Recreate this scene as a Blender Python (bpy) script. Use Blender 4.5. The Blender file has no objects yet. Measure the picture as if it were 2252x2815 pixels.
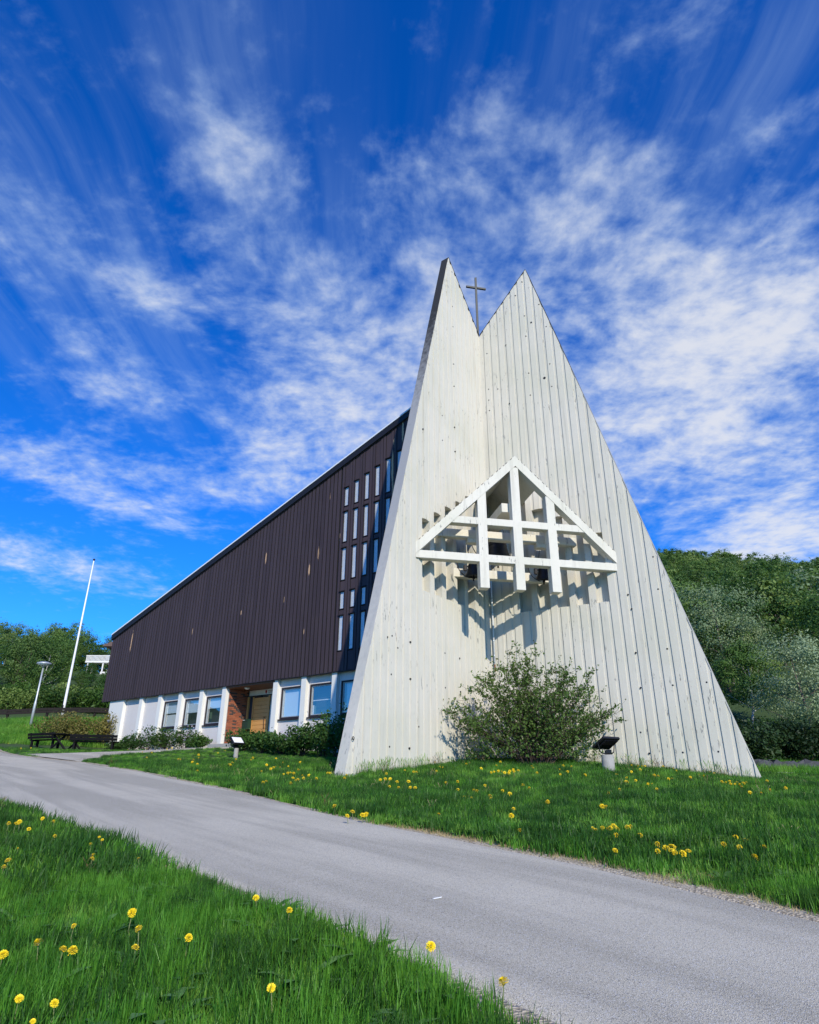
import bpy, math, random
import numpy as np
from mathutils import Vector, Matrix, Euler
R_ = math.radians
random.seed(7); rng = np.random.default_rng(11)
scene = bpy.context.scene
COL = scene.collection

# ------------------------------------------------------------------ camera
# eye at the origin, +Y the way the camera faces (level), +Z up; sizes in metres
F_PX = 1779.07; CX, CY = 1126.0, 1407.5             # focal length and centre in photo pixels (2252 x 2815)
_up = np.array([23.29, -4232.07, F_PX]); _up /= np.linalg.norm(_up)
_fw = np.array([0, 0, 1.0]) - _up * _up[2]; _fw /= np.linalg.norm(_fw)
_rt = np.cross(_fw, _up)
if _rt[0] < 0: _rt = -_rt
RM = np.array([_rt, _fw, _up])
cam = bpy.data.cameras.new('camera'); cam_o = bpy.data.objects.new('camera', cam); COL.objects.link(cam_o)
cr, cu, cb = RM @ [1, 0, 0], RM @ [0, -1, 0], RM @ [0, 0, -1]
cam_o.matrix_world = Matrix(((cr[0], cu[0], cb[0], 0), (cr[1], cu[1], cb[1], 0), (cr[2], cu[2], cb[2], 0), (0, 0, 0, 1)))
cam.sensor_fit = 'HORIZONTAL'; cam.sensor_width = 36.0; cam.lens = 36.0 * F_PX / 2252
cam.clip_start = 0.05; cam.clip_end = 6000
scene.camera = cam_o

def ray(px, py): return RM @ np.array([px - CX, py - CY, F_PX])
def S(c, x, y): return (c[0] + x * c[2], c[1] + y * c[2])
C1 = (0, 1500, 600/1725); C5 = (260, 1700, 400/1725); C2 = (560, 1750, 500/1725); C4 = (900, 1700, 400/1725)
C3 = (1700, 1740, 400/1725); CA = (1300, 740, 400/1725); CNW = (880, 1100, 300/808); CRT = (1700, 1450, 552/1488)
CBE = (60, 1880, 300/1725); CRD = (900, 2050, 1352/1725); CFG = (0, 2200, 1000/1725); CTOP = (1100, 680, 500/1725)
DD = 2252 / 1725

# ------------------------------------------------------------------ sun, sky
SUN_AZ, SUN_EL = R_(163), R_(32)
svec = Vector((math.sin(SUN_AZ) * math.cos(SUN_EL), math.cos(SUN_AZ) * math.cos(SUN_EL), math.sin(SUN_EL)))
sl = bpy.data.lights.new('sun', 'SUN'); sl.energy = 4.6; sl.angle = R_(0.53); sl.color = (1.0, 0.925, 0.79)
so = bpy.data.objects.new('sun', sl); COL.objects.link(so); so.location = svec * 100
so.rotation_euler = svec.to_track_quat('Z', 'Y').to_euler()

class NT:
    """small helper over a node tree"""
    def __init__(s, t): s.t = t
    def n(s, typ, props=None, **inp):
        nd = s.t.nodes.new(typ)
        for k, v in (props or {}).items(): setattr(nd, k, v)
        for k, v in inp.items():
            key = int(k[1:]) if k[0] == 'i' and k[1:].isdigit() else k.replace('_', ' ')
            s.set(nd.inputs[key], v)
        return nd
    def set(s, sock, v):
        if isinstance(v, bpy.types.NodeSocket): s.t.links.new(v, sock)
        elif isinstance(v, bpy.types.Node): s.t.links.new(v.outputs[0], sock)
        else: sock.default_value = v
    def m(s, op, a, b=0.0, c=0.0, clamp=False):
        nd = s.t.nodes.new('ShaderNodeMath'); nd.operation = op; nd.use_clamp = clamp
        for i, v in enumerate((a, b, c)): s.set(nd.inputs[i], v)
        return nd.outputs[0]
    def vm(s, op, a, b=(0, 0, 0)):
        nd = s.t.nodes.new('ShaderNodeVectorMath'); nd.operation = op
        s.set(nd.inputs[0], a); s.set(nd.inputs[1], b)
        return nd.outputs['Value'] if op in ('DOT_PRODUCT', 'LENGTH') else nd.outputs[0]
    def sstep(s, v, a, b, lo=0.0, hi=1.0):
        nd = s.t.nodes.new('ShaderNodeMapRange'); nd.interpolation_type = 'SMOOTHSTEP'
        for i, x in enumerate((v, a, b, lo, hi)): s.set(nd.inputs[i], x)
        return nd.outputs[0]
    def lin(s, v, a, b, lo=0.0, hi=1.0):
        nd = s.t.nodes.new('ShaderNodeMapRange')
        for i, x in enumerate((v, a, b, lo, hi)): s.set(nd.inputs[i], x)
        return nd.outputs[0]
    def mix(s, f, a, b, typ='MIX'):
        nd = s.t.nodes.new('ShaderNodeMix'); nd.data_type = 'RGBA'; nd.blend_type = typ
        s.set(nd.inputs[0], f)
        for i, v in ((6, a), (7, b)):
            s.set(nd.inputs[i], (*v, 1) if isinstance(v, tuple) and len(v) == 3 else v)
        return nd.outputs[2]
    def noise(s, vec, scale, detail=4, rough=.55, dist=0.0):
        nd = s.n('ShaderNodeTexNoise', Scale=scale, Detail=detail, Roughness=rough, Distortion=dist)
        if vec is not None: s.set(nd.inputs['Vector'], vec)
        return nd.outputs[0]
    def scl(s, vec, v): return s.vm('MULTIPLY', vec, v)

world = bpy.data.worlds.new('World'); scene.world = world; world.use_nodes = True
wt = world.node_tree; wt.nodes.clear(); W = NT(wt)
sky = W.n('ShaderNodeTexSky', dict(sky_type='NISHITA', sun_disc=False, sun_elevation=SUN_EL, sun_rotation=SUN_AZ,
          altitude=100, air_density=1.0, dust_density=0.2, ozone_density=3.2))
skyc = W.mix(1.0, W.n('ShaderNodeHueSaturation', Saturation=1.36, Value=1.0, Color=sky.outputs[0]).outputs[0], (.43, 1.25, 2.15), 'MULTIPLY')
tc = W.n('ShaderNodeTexCoord').outputs['Generated']
sx = W.n('ShaderNodeSeparateXYZ', Vector=tc)
dz = W.m('ADD', W.m('MAXIMUM', sx.outputs[2], 0.0), 0.10)
pxn = W.m('DIVIDE', sx.outputs[0], dz); pyn = W.m('DIVIDE', sx.outputs[1], dz)
pv = W.n('ShaderNodeCombineXYZ', X=pxn, Y=pyn).outputs[0]
def plane_pt(dx, dy):                                  # photo point (1725-wide picture) -> cloud sheet coordinates
    r = ray(dx * DD, dy * DD); r = r / np.linalg.norm(r); z = max(r[2], 0) + .10
    return np.array([r[0] / z, r[1] / z])
# cirrus patches of the photograph: centre, half sizes, turn (degrees), amount
CLOUDS = [(450, 290, 65, 80, -32, .55), (510, 360, 90, 70, -35, .40), (500, 470, 120, 120, -25, .30), (1040, 230, 60, 90, 20, .32), (1140, 300, 90, 45, -12, .55), (1010, 390, 110, 40, 5, .38), (1270, 380, 90, 60, -40, .60), (1170, 480, 90, 40, -10, .55), (1390, 420, 40, 50, -30, .40),
          (1500, 620, 330, 120, 8, .70), (1640, 760, 260, 200, 12, .85), (1380, 800, 220, 200, 20, .80), (1500, 980, 260, 140, 10, .85), (700, 760, 190, 190, -30, .72), (800, 900, 150, 150, -20, .60), (600, 900, 160, 80, -20, .50), (500, 1020, 220, 60, -10, .78),
          (170, 540, 330, 90, 18, .42), (370, 640, 130, 45, 18, .55), (200, 1040, 260, 32, 19, .80), (90, 950, 180, 42, 8, .70), (120, 1180, 280, 40, 14, .80),
          (290, 840, 110, 34, 14, .62), (400, 800, 50, 22, 10, .45), (1650, 1125, 190, 50, -14, 1.6), (1640, 1140, 120, 40, -10, 1.6), (980, 620, 150, 100, 0, .36), (1640, 250, 160, 30, -32, .42),
          (850, 320, 90, 60, 20, .25), (560, 160, 60, 160, 10, .22), (1180, 1000, 200, 200, 0, .5), (560, 640, 90, 60, 20, .35), (230, 760, 120, 50, 20, .25)]
def cover(blobs):
    cov = None
    for (dx, dy, hx, hy, ang, amp) in blobs:
        p0 = plane_pt(dx, dy); e = 6.0
        J = np.column_stack([(plane_pt(dx + e, dy) - plane_pt(dx - e, dy)) / (2 * e), (plane_pt(dx, dy + e) - plane_pt(dx, dy - e)) / (2 * e)])
        ca, sa = math.cos(R_(ang)), math.sin(R_(ang)); Rt = np.array([[ca, -sa], [sa, ca]])
        Sg = Rt @ np.diag([hx ** 2, hy ** 2]) @ Rt.T
        Mi = np.linalg.inv(J @ Sg @ J.T)
        ddx = W.m('SUBTRACT', pxn, float(p0[0])); ddy = W.m('SUBTRACT', pyn, float(p0[1]))
        q = W.m('ADD', W.m('MULTIPLY', W.m('MULTIPLY', ddx, ddx), float(Mi[0, 0])),
                W.m('ADD', W.m('MULTIPLY', W.m('MULTIPLY', ddx, ddy), float(2 * Mi[0, 1])), W.m('MULTIPLY', W.m('MULTIPLY', ddy, ddy), float(Mi[1, 1]))))
        g = W.m('MULTIPLY', W.m('POWER', 0.45, q), amp)
        cov = g if cov is None else W.m('ADD', cov, g)
    return cov
cov = cover(CLOUDS)
VEIL = [(190, 520, 430, 150, 18, .9), (470, 130, 130, 230, 8, .55), (1560, 170, 380, 110, -36, .75), (250, 780, 330, 110, 20, .5), (1150, 120, 260, 150, -30, .35), (120, 250, 220, 160, 20, .35), (1500, 420, 300, 80, -25, .45), (850, 450, 250, 120, 0, .35)]
vcov = cover(VEIL)
warp = W.n('ShaderNodeTexNoise', Scale=1.1, Detail=3.0, Vector=pv).outputs['Color']
pw = W.vm('ADD', pv, W.vm('MULTIPLY', W.vm('SUBTRACT', warp, (.5, .5, .5)), (.22, .28, 0)))
streak = W.noise(W.scl(pw, (2.1, .95, 1)), 1.5, 7, .56, .1)
puff = W.noise(W.scl(pw, (4.4, 4.4, 1)), 2.0, 6, .56, .1)
fine = W.noise(W.scl(pw, (7, 7, 1)), 4.0, 5, .58)
val = W.m('ADD', W.m('MULTIPLY', W.m('SUBTRACT', 1.0, W.m('POWER', .368, cov)), .86), W.m('MULTIPLY', W.m('SUBTRACT', streak, .5), .95))
val = W.m('ADD', val, W.m('MULTIPLY', W.m('SUBTRACT', puff, .5), 1.05))
val = W.m('ADD', val, W.m('MULTIPLY', W.m('SUBTRACT', fine, .5), .55))
alpha = W.sstep(val, 0.06, 0.98, 0.0, 0.86)
alpha = W.m('MULTIPLY', alpha, W.sstep(sx.outputs[2], 0.0, .12, .35, 1.0))
vn_ = W.noise(W.scl(pw, (4.2, .42, 1)), 1.7, 8, .60, .1)
veil = W.m('MULTIPLY', W.m('SUBTRACT', 1.0, W.m('POWER', .368, vcov)), W.sstep(vn_, .38, .76, .0, .50))
alpha = W.m('SUBTRACT', 1.0, W.m('MULTIPLY', W.m('SUBTRACT', 1.0, alpha), W.m('SUBTRACT', 1.0, veil)))
cloud_c = W.mix(W.sstep(val, .2, 1.0), (4.6, 6.6, 9.6), (8.3, 8.5, 8.9))
skym = W.mix(alpha, skyc, cloud_c)
bg = W.n('ShaderNodeBackground', Color=skym, Strength=0.100)
wo = wt.nodes.new('ShaderNodeOutputWorld'); wt.links.new(bg.outputs[0], wo.inputs[0])

world.cycles.sampling_method = 'MANUAL'; world.cycles.sample_map_resolution = 256
scene.view_settings.view_transform = 'Standard'; scene.view_settings.look = 'None'
scene.view_settings.exposure = 0.0; scene.view_settings.gamma = 1.0; scene.view_settings.use_curve_mapping = False
scene.render.engine = 'CYCLES'
scene.cycles.max_bounces = 5; scene.cycles.diffuse_bounces = 2; scene.cycles.glossy_bounces = 2; scene.cycles.transparent_max_bounces = 8
try: scene.cycles.use_denoising = True
except Exception: pass

# ------------------------------------------------------------------ materials
def newmat(name):
    m = bpy.data.materials.new(name); m.use_nodes = True
    t = m.node_tree; t.nodes.clear(); n = NT(t)
    b = t.nodes.new('ShaderNodeBsdfPrincipled'); o = t.nodes.new('ShaderNodeOutputMaterial')
    t.links.new(b.outputs[0], o.inputs[0])
    return m, n, b
def setp(n, b, **kw):
    for k, v in kw.items():
        k = k.replace('_', ' ')
        if isinstance(v, tuple) and len(v) == 3: v = (*v, 1)
        n.set(b.inputs[k], v)
def bump(n, b, h, strength=.3, dist=.01):
    bp = n.n('ShaderNodeBump', Strength=strength, Distance=dist, Height=h)
    n.set(b.inputs['Normal'], bp.outputs[0])
def simple(name, col, rough=.6, metal=0.0, var=.12, scale=8.0, spec=.4):
    m, n, b = newmat(name)
    pos = n.n('ShaderNodeNewGeometry').outputs['Position']
    ns = n.noise(pos, scale, 5)
    c = n.mix(ns, tuple(x * (1 - var) for x in col), tuple(min(1, x * (1 + var)) for x in col))
    setp(n, b, Base_Color=c, Roughness=rough, Metallic=metal)
    b.inputs['Specular IOR Level'].default_value = spec
    return m
def mat_concrete(name, base=(.64, .605, .515), edge=False):
    m, n, b = newmat(name)
    pos = n.n('ShaderNodeNewGeometry').outputs['Position']
    sep = n.n('ShaderNodeSeparateXYZ', Vector=pos)
    big = n.noise(pos, .55, 5, .6)
    mott = n.noise(pos, 6.0, 6, .65)
    strk = n.noise(n.scl(pos, (5.5, 5.5, .28)), 1.0, 6, .65)
    fine = n.noise(pos, 70, 3, .6)
    c = n.mix(n.sstep(big, .35, .7), base, tuple(x * y for x, y in zip(base, (.92, .935, .90))))
    c = n.mix(n.sstep(strk, .50, .72, 0, .42), c, (.42, .40, .33))
    c = n.mix(n.sstep(mott, .50, .75, 0, .30), c, (.50, .49, .42))
    chips = n.noise(n.scl(pos, (14, 14, 2.4)), 1.0, 4, .7)
    region = n.noise(pos, .8, 3, .5)
    chip = n.m('MULTIPLY', n.sstep(chips, .61, .65), n.sstep(region, .46, .58))
    c = n.mix(n.m('MULTIPLY', chip, .75), c, (.15, .15, .14))
    rust = n.noise(n.scl(pos, (3.2, 3.2, .12)), 1.0, 3, .5)
    c = n.mix(n.sstep(rust, .66, .78, 0, .35), c, (.50, .39, .22))
    if edge:
        z = n.m('ADD', sep.outputs[2], n.m('MULTIPLY', n.m('SUBTRACT', mott, .5), 6.0))
        d = n.sstep(z, 11.0, 17.0)
        c = n.mix(n.sstep(z, -2.0, 10.0, .12, 1.0), c, (.33, .33, .33)); c = n.mix(d, c, (.035, .035, .036))
        c = n.mix(n.sstep(fine, .62, .8, 0, .3), c, (.30, .30, .29))
    setp(n, b, Base_Color=c, Roughness=.82)
    b.inputs['Specular IOR Level'].default_value = .25
    bump(n, b, n.m('ADD', n.m('MULTIPLY', mott, .6), fine), .22, .008)
    return m
M_CONC = mat_concrete('painted_board_marked_concrete')
M_EDGE = mat_concrete('weathered_bare_concrete', edge=True)
M_FRAME = mat_concrete('painted_smooth_concrete', (.69, .655, .56))
def mat_roughcast():
    m, n, b = newmat('white_roughcast_render')
    pos = n.n('ShaderNodeNewGeometry').outputs['Position']
    fine = n.noise(pos, 60, 3, .7); big = n.noise(pos, 1.3, 4); st = n.noise(n.scl(pos, (3, 3, .3)), 1.0, 4)
    c = n.mix(n.sstep(fine, .3, .75), (.74, .70, .66), (.60, .56, .53))
    c = n.mix(n.sstep(big, .5, .8, 0, .2), c, (.5, .47, .43)); c = n.mix(n.sstep(st, .6, .85, 0, .25), c, (.45, .42, .37))
    setp(n, b, Base_Color=c, Roughness=.9); bump(n, b, fine, .6, .01); return m
M_ROUGH = mat_roughcast()
M_PIL = simple('white_painted_pilaster', (.76, .75, .69), .75, var=.05, scale=2.5)

# nave wall frame in plan: origin, direction along the wall (to the far left corner), outward normal
NQ = np.array([-2.25, 27.29]); ND = np.array([-.787, .617]); NN = np.array([-.617, -.787])
def npt(u, z, o=0.0): p = NQ + ND * u + NN * o; return (p[0], p[1], z)
def nhit(px, py, o=0.0):
    r = ray(px, py); q = NQ + NN * o; t = (q @ NN) / (r[:2] @ NN); p = r * t
    return (p[:2] - q) @ ND, p[2]

def mat_boards():
    m, n, b = newmat('dark_brown_stained_boards')
    pos = n.n('ShaderNodeNewGeometry').outputs['Position']
    rnd = n.n('ShaderNodeObjectInfo').outputs['Random']
    off = n.n('ShaderNodeCombineXYZ', X=n.m('MULTIPLY', rnd, 37.0), Y=n.m('MULTIPLY', rnd, 11.0)).outputs[0]
    p2 = n.vm('ADD', pos, off)
    grain = n.noise(n.scl(p2, (26, 26, 1.1)), 1.0, 5, .65)
    big = n.noise(n.scl(p2, (1.5, 1.5, .4)), 1.0, 4)
    c = n.mix(grain, (.030, .0205, .0245), (.064, .046, .053))
    c = n.mix(n.sstep(big, .45, .8, 0, .6), c, (.082, .060, .062))
    c = n.mix(n.lin(rnd, 0, 1, 0, .75), c, (.066, .047, .054))
    sep = n.n('ShaderNodeSeparateXYZ', Vector=pos)
    u = n.vm('DOT_PRODUCT', n.vm('SUBTRACT', pos, (NQ[0], NQ[1], 0)), (ND[0], ND[1], 0))
    mask = None
    spots = [(277, 1352, .10, .95), (715, 1130, .07, .30), (560, 1176, .07, .45), (651, 1200, .08, .45), (671, 1165, .08, .50), (848, 906, .10, .9),
             (827, 985, .11, 1.3), (828, 1030, .09, .6), (695, 1045, .05, .3), (598, 1262, .05, .25), (508, 1290, .05, .2), (405, 1330, .05, .3), (640, 1330, .04, .2), (830, 930, .06, .4)]
    for (dx, dy, hu, hz) in spots:
        u0, z0 = nhit(dx * DD, dy * DD)
        a = n.m('DIVIDE', n.m('SUBTRACT', u, float(u0)), hu); d = n.m('DIVIDE', n.m('SUBTRACT', sep.outputs[2], float(z0)), hz)
        g = n.m('SUBTRACT', 1.0, n.m('ADD', n.m('MULTIPLY', a, a), n.m('MULTIPLY', d, d)), clamp=True)
        mask = g if mask is None else n.m('MAXIMUM', mask, g)
    flake = n.noise(n.scl(pos, (30, 30, 4.0)), 1.0, 5, .7)
    f2 = n.noise(n.scl(pos, (9, 9, 2.2)), 1.0, 5, .7)
    peel = n.sstep(n.m('ADD', n.m('MULTIPLY', mask, .55), flake), .80, .90)
    tiny = n.sstep(f2, .80, .83, 0, .45)
    c = n.mix(peel, c, n.mix(flake, (.42, .22, .11), (.72, .50, .30)))
    c = n.mix(tiny, c, (.28, .17, .12))
    setp(n, b, Base_Color=c, Roughness=.72); b.inputs['Specular IOR Level'].default_value = .3
    bump(n, b, grain, .35, .004); return m
M_BOARD = mat_boards()
M_TRIM = simple('dark_brown_trim', (.022, .015, .016), .55, scale=20)
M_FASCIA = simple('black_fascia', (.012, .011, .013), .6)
M_FLASH = simple('pale_metal_flashing', (.80, .82, .84), .45, 0.0, .05)
M_ROOF = simple('grey_roofing', (.06, .06, .065), .85)
M_BLACK = simple('black_paint', (.010, .010, .012), .45)
M_BLACKWOOD = simple('black_stained_wood', (.0075, .0075, .0085), .75, scale=25, var=.3, spec=.15)
M_CONCPOST = simple('grey_concrete', (.34, .33, .30), .9, var=.25, scale=9)
M_STEEL = simple('galvanised_steel', (.50, .53, .53), .45, .5, .1)
M_WHITEPOLE = simple('white_pole_paint', (.84, .84, .83), .35, var=.03)
M_BRONZE = simple('blackened_bronze', (.030, .032, .036), .42, .65, .25, 14)
M_IRON = simple('dark_iron', (.02, .02, .022), .55, .4)
M_RUST = simple('rust', (.22, .07, .025), .9, var=.4, scale=40)
M_CROSS = simple('cross_bronze', (.045, .05, .05), .55, .2, .2, 20)
M_GREENBOX = simple('dark_green_enamel', (.012, .045, .032), .35, var=.1)
M_SOFFIT = simple('stained_wood_soffit', (.13, .06, .028), .6, var=.3, scale=12)
M_WHITE = simple('white_plastic', (.8, .8, .78), .4, var=.03)
M_BLIND = simple('pale_roller_blind', (.66, .74, .80), .8, var=.05)
M_CURTAIN = simple('sheer_curtain', (.72, .72, .70), .9, var=.12, scale=14)
M_INSIDE = simple('dim_room', (.03, .035, .045), .9)
M_BLINDN = simple('pale_inner_panel', (.74, .71, .68), .8, var=.25, scale=5)
def mat_glass(name, refl, tint=(.9, .95, 1.0)):
    m = bpy.data.materials.new(name); m.use_nodes = True; t = m.node_tree; t.nodes.clear(); n = NT(t)
    pos = n.n('ShaderNodeNewGeometry').outputs['Position']
    g = n.n('ShaderNodeBsdfGlossy', Color=(*tint, 1), Roughness=.015); tr = n.n('ShaderNodeBsdfTransparent', Color=(.88, .92, .93, 1))
    bp = n.n('ShaderNodeBump', Strength=.02, Distance=.05, Height=n.noise(pos, 2.5, 2)); n.set(g.inputs['Normal'], bp.outputs[0])
    f = refl
    mx = n.n('ShaderNodeMixShader', i0=f); n.set(mx.inputs[1], tr.outputs[0]); n.set(mx.inputs[2], g.outputs[0])
    o = t.nodes.new('ShaderNodeOutputMaterial'); t.links.new(mx.outputs[0], o.inputs[0]); return m
M_GLASS = mat_glass('window_glass', .30)
M_GLASSN = mat_glass('narrow_window_glass', .14)
def mat_brick():
    m, n, b = newmat('red_brick')
    rnd = n.n('ShaderNodeObjectInfo').outputs['Random']
    pos = n.n('ShaderNodeNewGeometry').outputs['Position']
    ns = n.noise(pos, 45, 4, .6)
    c = n.mix(n.m('FRACT', n.m('MULTIPLY', rnd, 7.3)), (.26, .075, .035), (.40, .135, .060))
    c = n.mix(n.sstep(rnd, .70, .72), c, (.070, .048, .040))
    c = n.mix(n.sstep(ns, .5, .8, 0, .4), c, (.16, .06, .04))
    setp(n, b, Base_Color=c, Roughness=.88); bump(n, b, ns, .4, .004); return m
M_BRICK = mat_brick(); M_MORTAR = simple('mortar', (.30, .25, .21), .95, var=.2, scale=30)
def mat_doorwood():
    m, n, b = newmat('oiled_pine_door')
    pos = n.n('ShaderNodeNewGeometry').outputs['Position']
    g = n.noise(n.scl(pos, (2.5, 2.5, 30)), 1.0, 5, .6, .6); k = n.noise(pos, 3.5, 3)
    rnd = n.n('ShaderNodeObjectInfo').outputs['Random']
    c = n.mix(g, (.46, .215, .055), (.68, .37, .125)); c = n.mix(n.sstep(k, .55, .8, 0, .4), c, (.34, .15, .045))
    c = n.mix(n.lin(rnd, 0, 1, 0, .3), c, (.50, .24, .06))
    setp(n, b, Base_Color=c, Roughness=.45); return m
M_DOOR = mat_doorwood()
def mat_asphalt():
    m, n, b = newmat('worn_grey_asphalt')
    pos = n.n('ShaderNodeNewGeometry').outputs['Position']
    grit = n.n('ShaderNodeTexVoronoi', Scale=190.0, Vector=pos)
    fine = n.noise(pos, 160, 2, .6); mid = n.noise(pos, 5.5, 5, .6); big = n.noise(pos, .7, 5, .6)
    # along-road wear: turn coordinates so X runs across the lane
    ac = n.vm('DOT_PRODUCT', pos, (.77, .64, 0)); al = n.vm('DOT_PRODUCT', pos, (-.64, .77, 0))
    wv = n.n('ShaderNodeCombineXYZ', X=n.m('MULTIPLY', ac, 1.35), Y=n.m('MULTIPLY', al, .10)).outputs[0]
    wear = n.noise(wv, 1.0, 4, .55, .4)
    gcol = n.n('ShaderNodeSeparateColor', Color=grit.outputs['Color']).outputs[0]
    c = n.mix(n.m('ADD', n.m('MULTIPLY', gcol, .65), n.m('MULTIPLY', fine, .35)), (.27, .246, .19), (.71, .655, .515))
    c = n.mix(n.sstep(wear, .42, .60), n.mix(.38, c, (.33, .302, .232)), n.mix(.40, c, (.70, .642, .498)))
    c = n.mix(n.sstep(big, .35, .75, 0, .30), c, (.33, .302, .232))
    c = n.mix(n.sstep(mid, .58, .85, 0, .3), c, (.48, .445, .35))
    stone = n.sstep(n.m('FRACT', n.m('MULTIPLY', gcol, 9.7)), .90, .93, 0, .7)
    c = n.mix(stone, c, (.62, .62, .61))
    dk = n.sstep(n.m('FRACT', n.m('MULTIPLY', gcol, 5.3)), .90, .93, 0, .7)
    c = n.mix(dk, c, (.12, .12, .125))
    setp(n, b, Base_Color=c, Roughness=.88); b.inputs['Specular IOR Level'].default_value = .3
    bump(n, b, n.m('ADD', grit.outputs['Distance'], fine), .7, .006); return m
M_ASPH = mat_asphalt()
def mat_soil():
    m, n, b = newmat('turf_ground')
    pos = n.n('ShaderNodeNewGeometry').outputs['Position']
    a = n.noise(pos, 3, 6, .65); f = n.noise(pos, 28, 4, .65)
    c = n.mix(f, (.018, .040, .008), (.055, .105, .020)); c = n.mix(n.sstep(a, .45, .75, 0, .55), c, (.045, .070, .014))
    setp(n, b, Base_Color=c, Roughness=.95); bump(n, b, f, .5, .03); return m
M_SOIL = mat_soil()
def mat_gravel():
    m, n, b = newmat('dry_gravel_verge')
    pos = n.n('ShaderNodeNewGeometry').outputs['Position']
    v = n.n('ShaderNodeTexVoronoi', Scale=55.0, Vector=pos); a = n.noise(pos, 4, 5, .6)
    g = n.n('ShaderNodeSeparateColor', Color=v.outputs['Color']).outputs[0]
    c = n.mix(g, (.20, .165, .11), (.54, .47, .35)); c = n.mix(n.sstep(a, .5, .75, 0, .7), c, (.42, .33, .17))
    setp(n, b, Base_Color=c, Roughness=.95); bump(n, b, v.outputs['Distance'], .9, .012); return m
M_GRAVEL = mat_gravel()
def mat_leaf(name, c1, c2, trans=.35, rough=.55, patch=1.0, bloss=None):
    m, n, b = newmat(name); t = m.node_tree
    pos = n.n('ShaderNodeNewGeometry').outputs['Position']; rnd = n.n('ShaderNodeObjectInfo').outputs['Random']
    ns = n.noise(pos, 7.0 * patch, 3, .7); ns2 = n.noise(pos, .45 * patch, 2)
    f = n.m('ADD', n.m('MULTIPLY', ns, .6), n.m('MULTIPLY', rnd, .4))
    c = n.mix(n.sstep(f, .25, .75), c1, c2)
    c = n.mix(n.sstep(ns2, .4, .7, 0, .35), c, tuple(x * y for x, y in zip(c2, (1.25, 1.05, .8))))
    if bloss: c = n.mix(n.sstep(n.noise(pos, 9, 2, .8), .56, .64), c, bloss)
    setp(n, b, Base_Color=c, Roughness=rough); b.inputs['Specular IOR Level'].default_value = .25
    tr = n.n('ShaderNodeBsdfTranslucent', Color=n.mix(.5, c, tuple(min(1, x * y) for x, y in zip(c2, (1.5, 1.6, .7)))))
    mx = n.n('ShaderNodeMixShader', i0=trans); n.set(mx.inputs[1], b.outputs[0]); n.set(mx.inputs[2], tr.outputs[0])
    o = [x for x in t.nodes if x.type == 'OUTPUT_MATERIAL'][0]; t.links.new(mx.outputs[0], o.inputs[0]); return m
M_GRASS = mat_leaf('grass_blades', (.030, .122, .010), (.118, .315, .033), .30, .45)
M_GRASS2 = mat_leaf('meadow_grass_blades', (.066, .178, .020), (.210, .420, .062), .30, .5)
M_GRASS3 = mat_leaf('dark_grass_blades', (.014, .055, .007), (.042, .130, .018), .25, .5)
M_DRY = mat_leaf('dry_straw', (.30, .24, .12), (.52, .43, .24), .2)
M_WEED = mat_leaf('broad_weed_leaves', (.055, .150, .030), (.150, .300, .080), .3)
M_BIRCH = mat_leaf('birch_leaves', (.028, .078, .015), (.085, .170, .032), .30)
M_FOREST = mat_leaf('hillside_leaves', (.042, .098, .020), (.120, .210, .042), .28, patch=.35)
M_FOREST2 = mat_leaf('hillside_light_leaves', (.085, .150, .036), (.205, .300, .075), .28, patch=.35)
M_WILLOW = mat_leaf('silvery_willow_leaves', (.150, .225, .110), (.330, .420, .250), .25)
M_PINE = mat_leaf('pine_needles', (.014, .032, .016), (.034, .062, .030), .15)
M_BUSH = mat_leaf('shrub_leaves', (.030, .076, .014), (.098, .172, .038), .30)
M_HEDGE = mat_leaf('glossy_hedge_leaves', (.022, .062, .014), (.070, .150, .032), .3)
M_OCHRE = mat_leaf('ochre_green_leaves', (.095, .110, .026), (.230, .205, .060), .3)
M_SHADELEAF = mat_leaf('shaded_bank_leaves', (.012, .032, .010), (.038, .076, .022), .2)  # shade under the bank trees is put into this leaf colour
M_BARK = simple('grey_brown_bark', (.13, .105, .085), .95, var=.4, scale=14)
M_BIRCHBARK = simple('pale_birch_bark', (.52, .50, .46), .8, var=.45, scale=9)
M_TWIG = simple('dark_twig_bark', (.060, .042, .034), .9, var=.4, scale=30)
M_STEM = simple('dandelion_stem', (.20, .23, .09), .6)
M_PETAL = simple('dandelion_yellow', (.90, .66, .015), .55, var=.14, scale=120)
M_PETALC = simple('dandelion_centre', (.80, .40, .008), .6, var=.2, scale=200)
M_SEPAL = simple('dandelion_green', (.10, .17, .04), .6)
M_HOUSEW = simple('white_house_boards', (.76, .75, .72), .7, var=.05)
M_HOUSER = simple('brown_roof_tiles', (.13, .085, .07), .8, var=.25)
M_STONE = simple('dark_boulder', (.07, .07, .072), .9, var=.5, scale=5)
M_PINK = simple('pink_petals', (.55, .16, .28), .7, var=.35, scale=60)
M_LILAC = simple('pale_lilac_petals', (.46, .40, .50), .7, var=.2, scale=60)
M_WHITEPET = simple('white_petals', (.78, .80, .76), .7, var=.1, scale=60)
M_SIGNRED = simple('sign_red', (.42, .03, .035), .5)
M_SIGNGREY = simple('sign_grey', (.30, .30, .31), .6)

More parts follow.
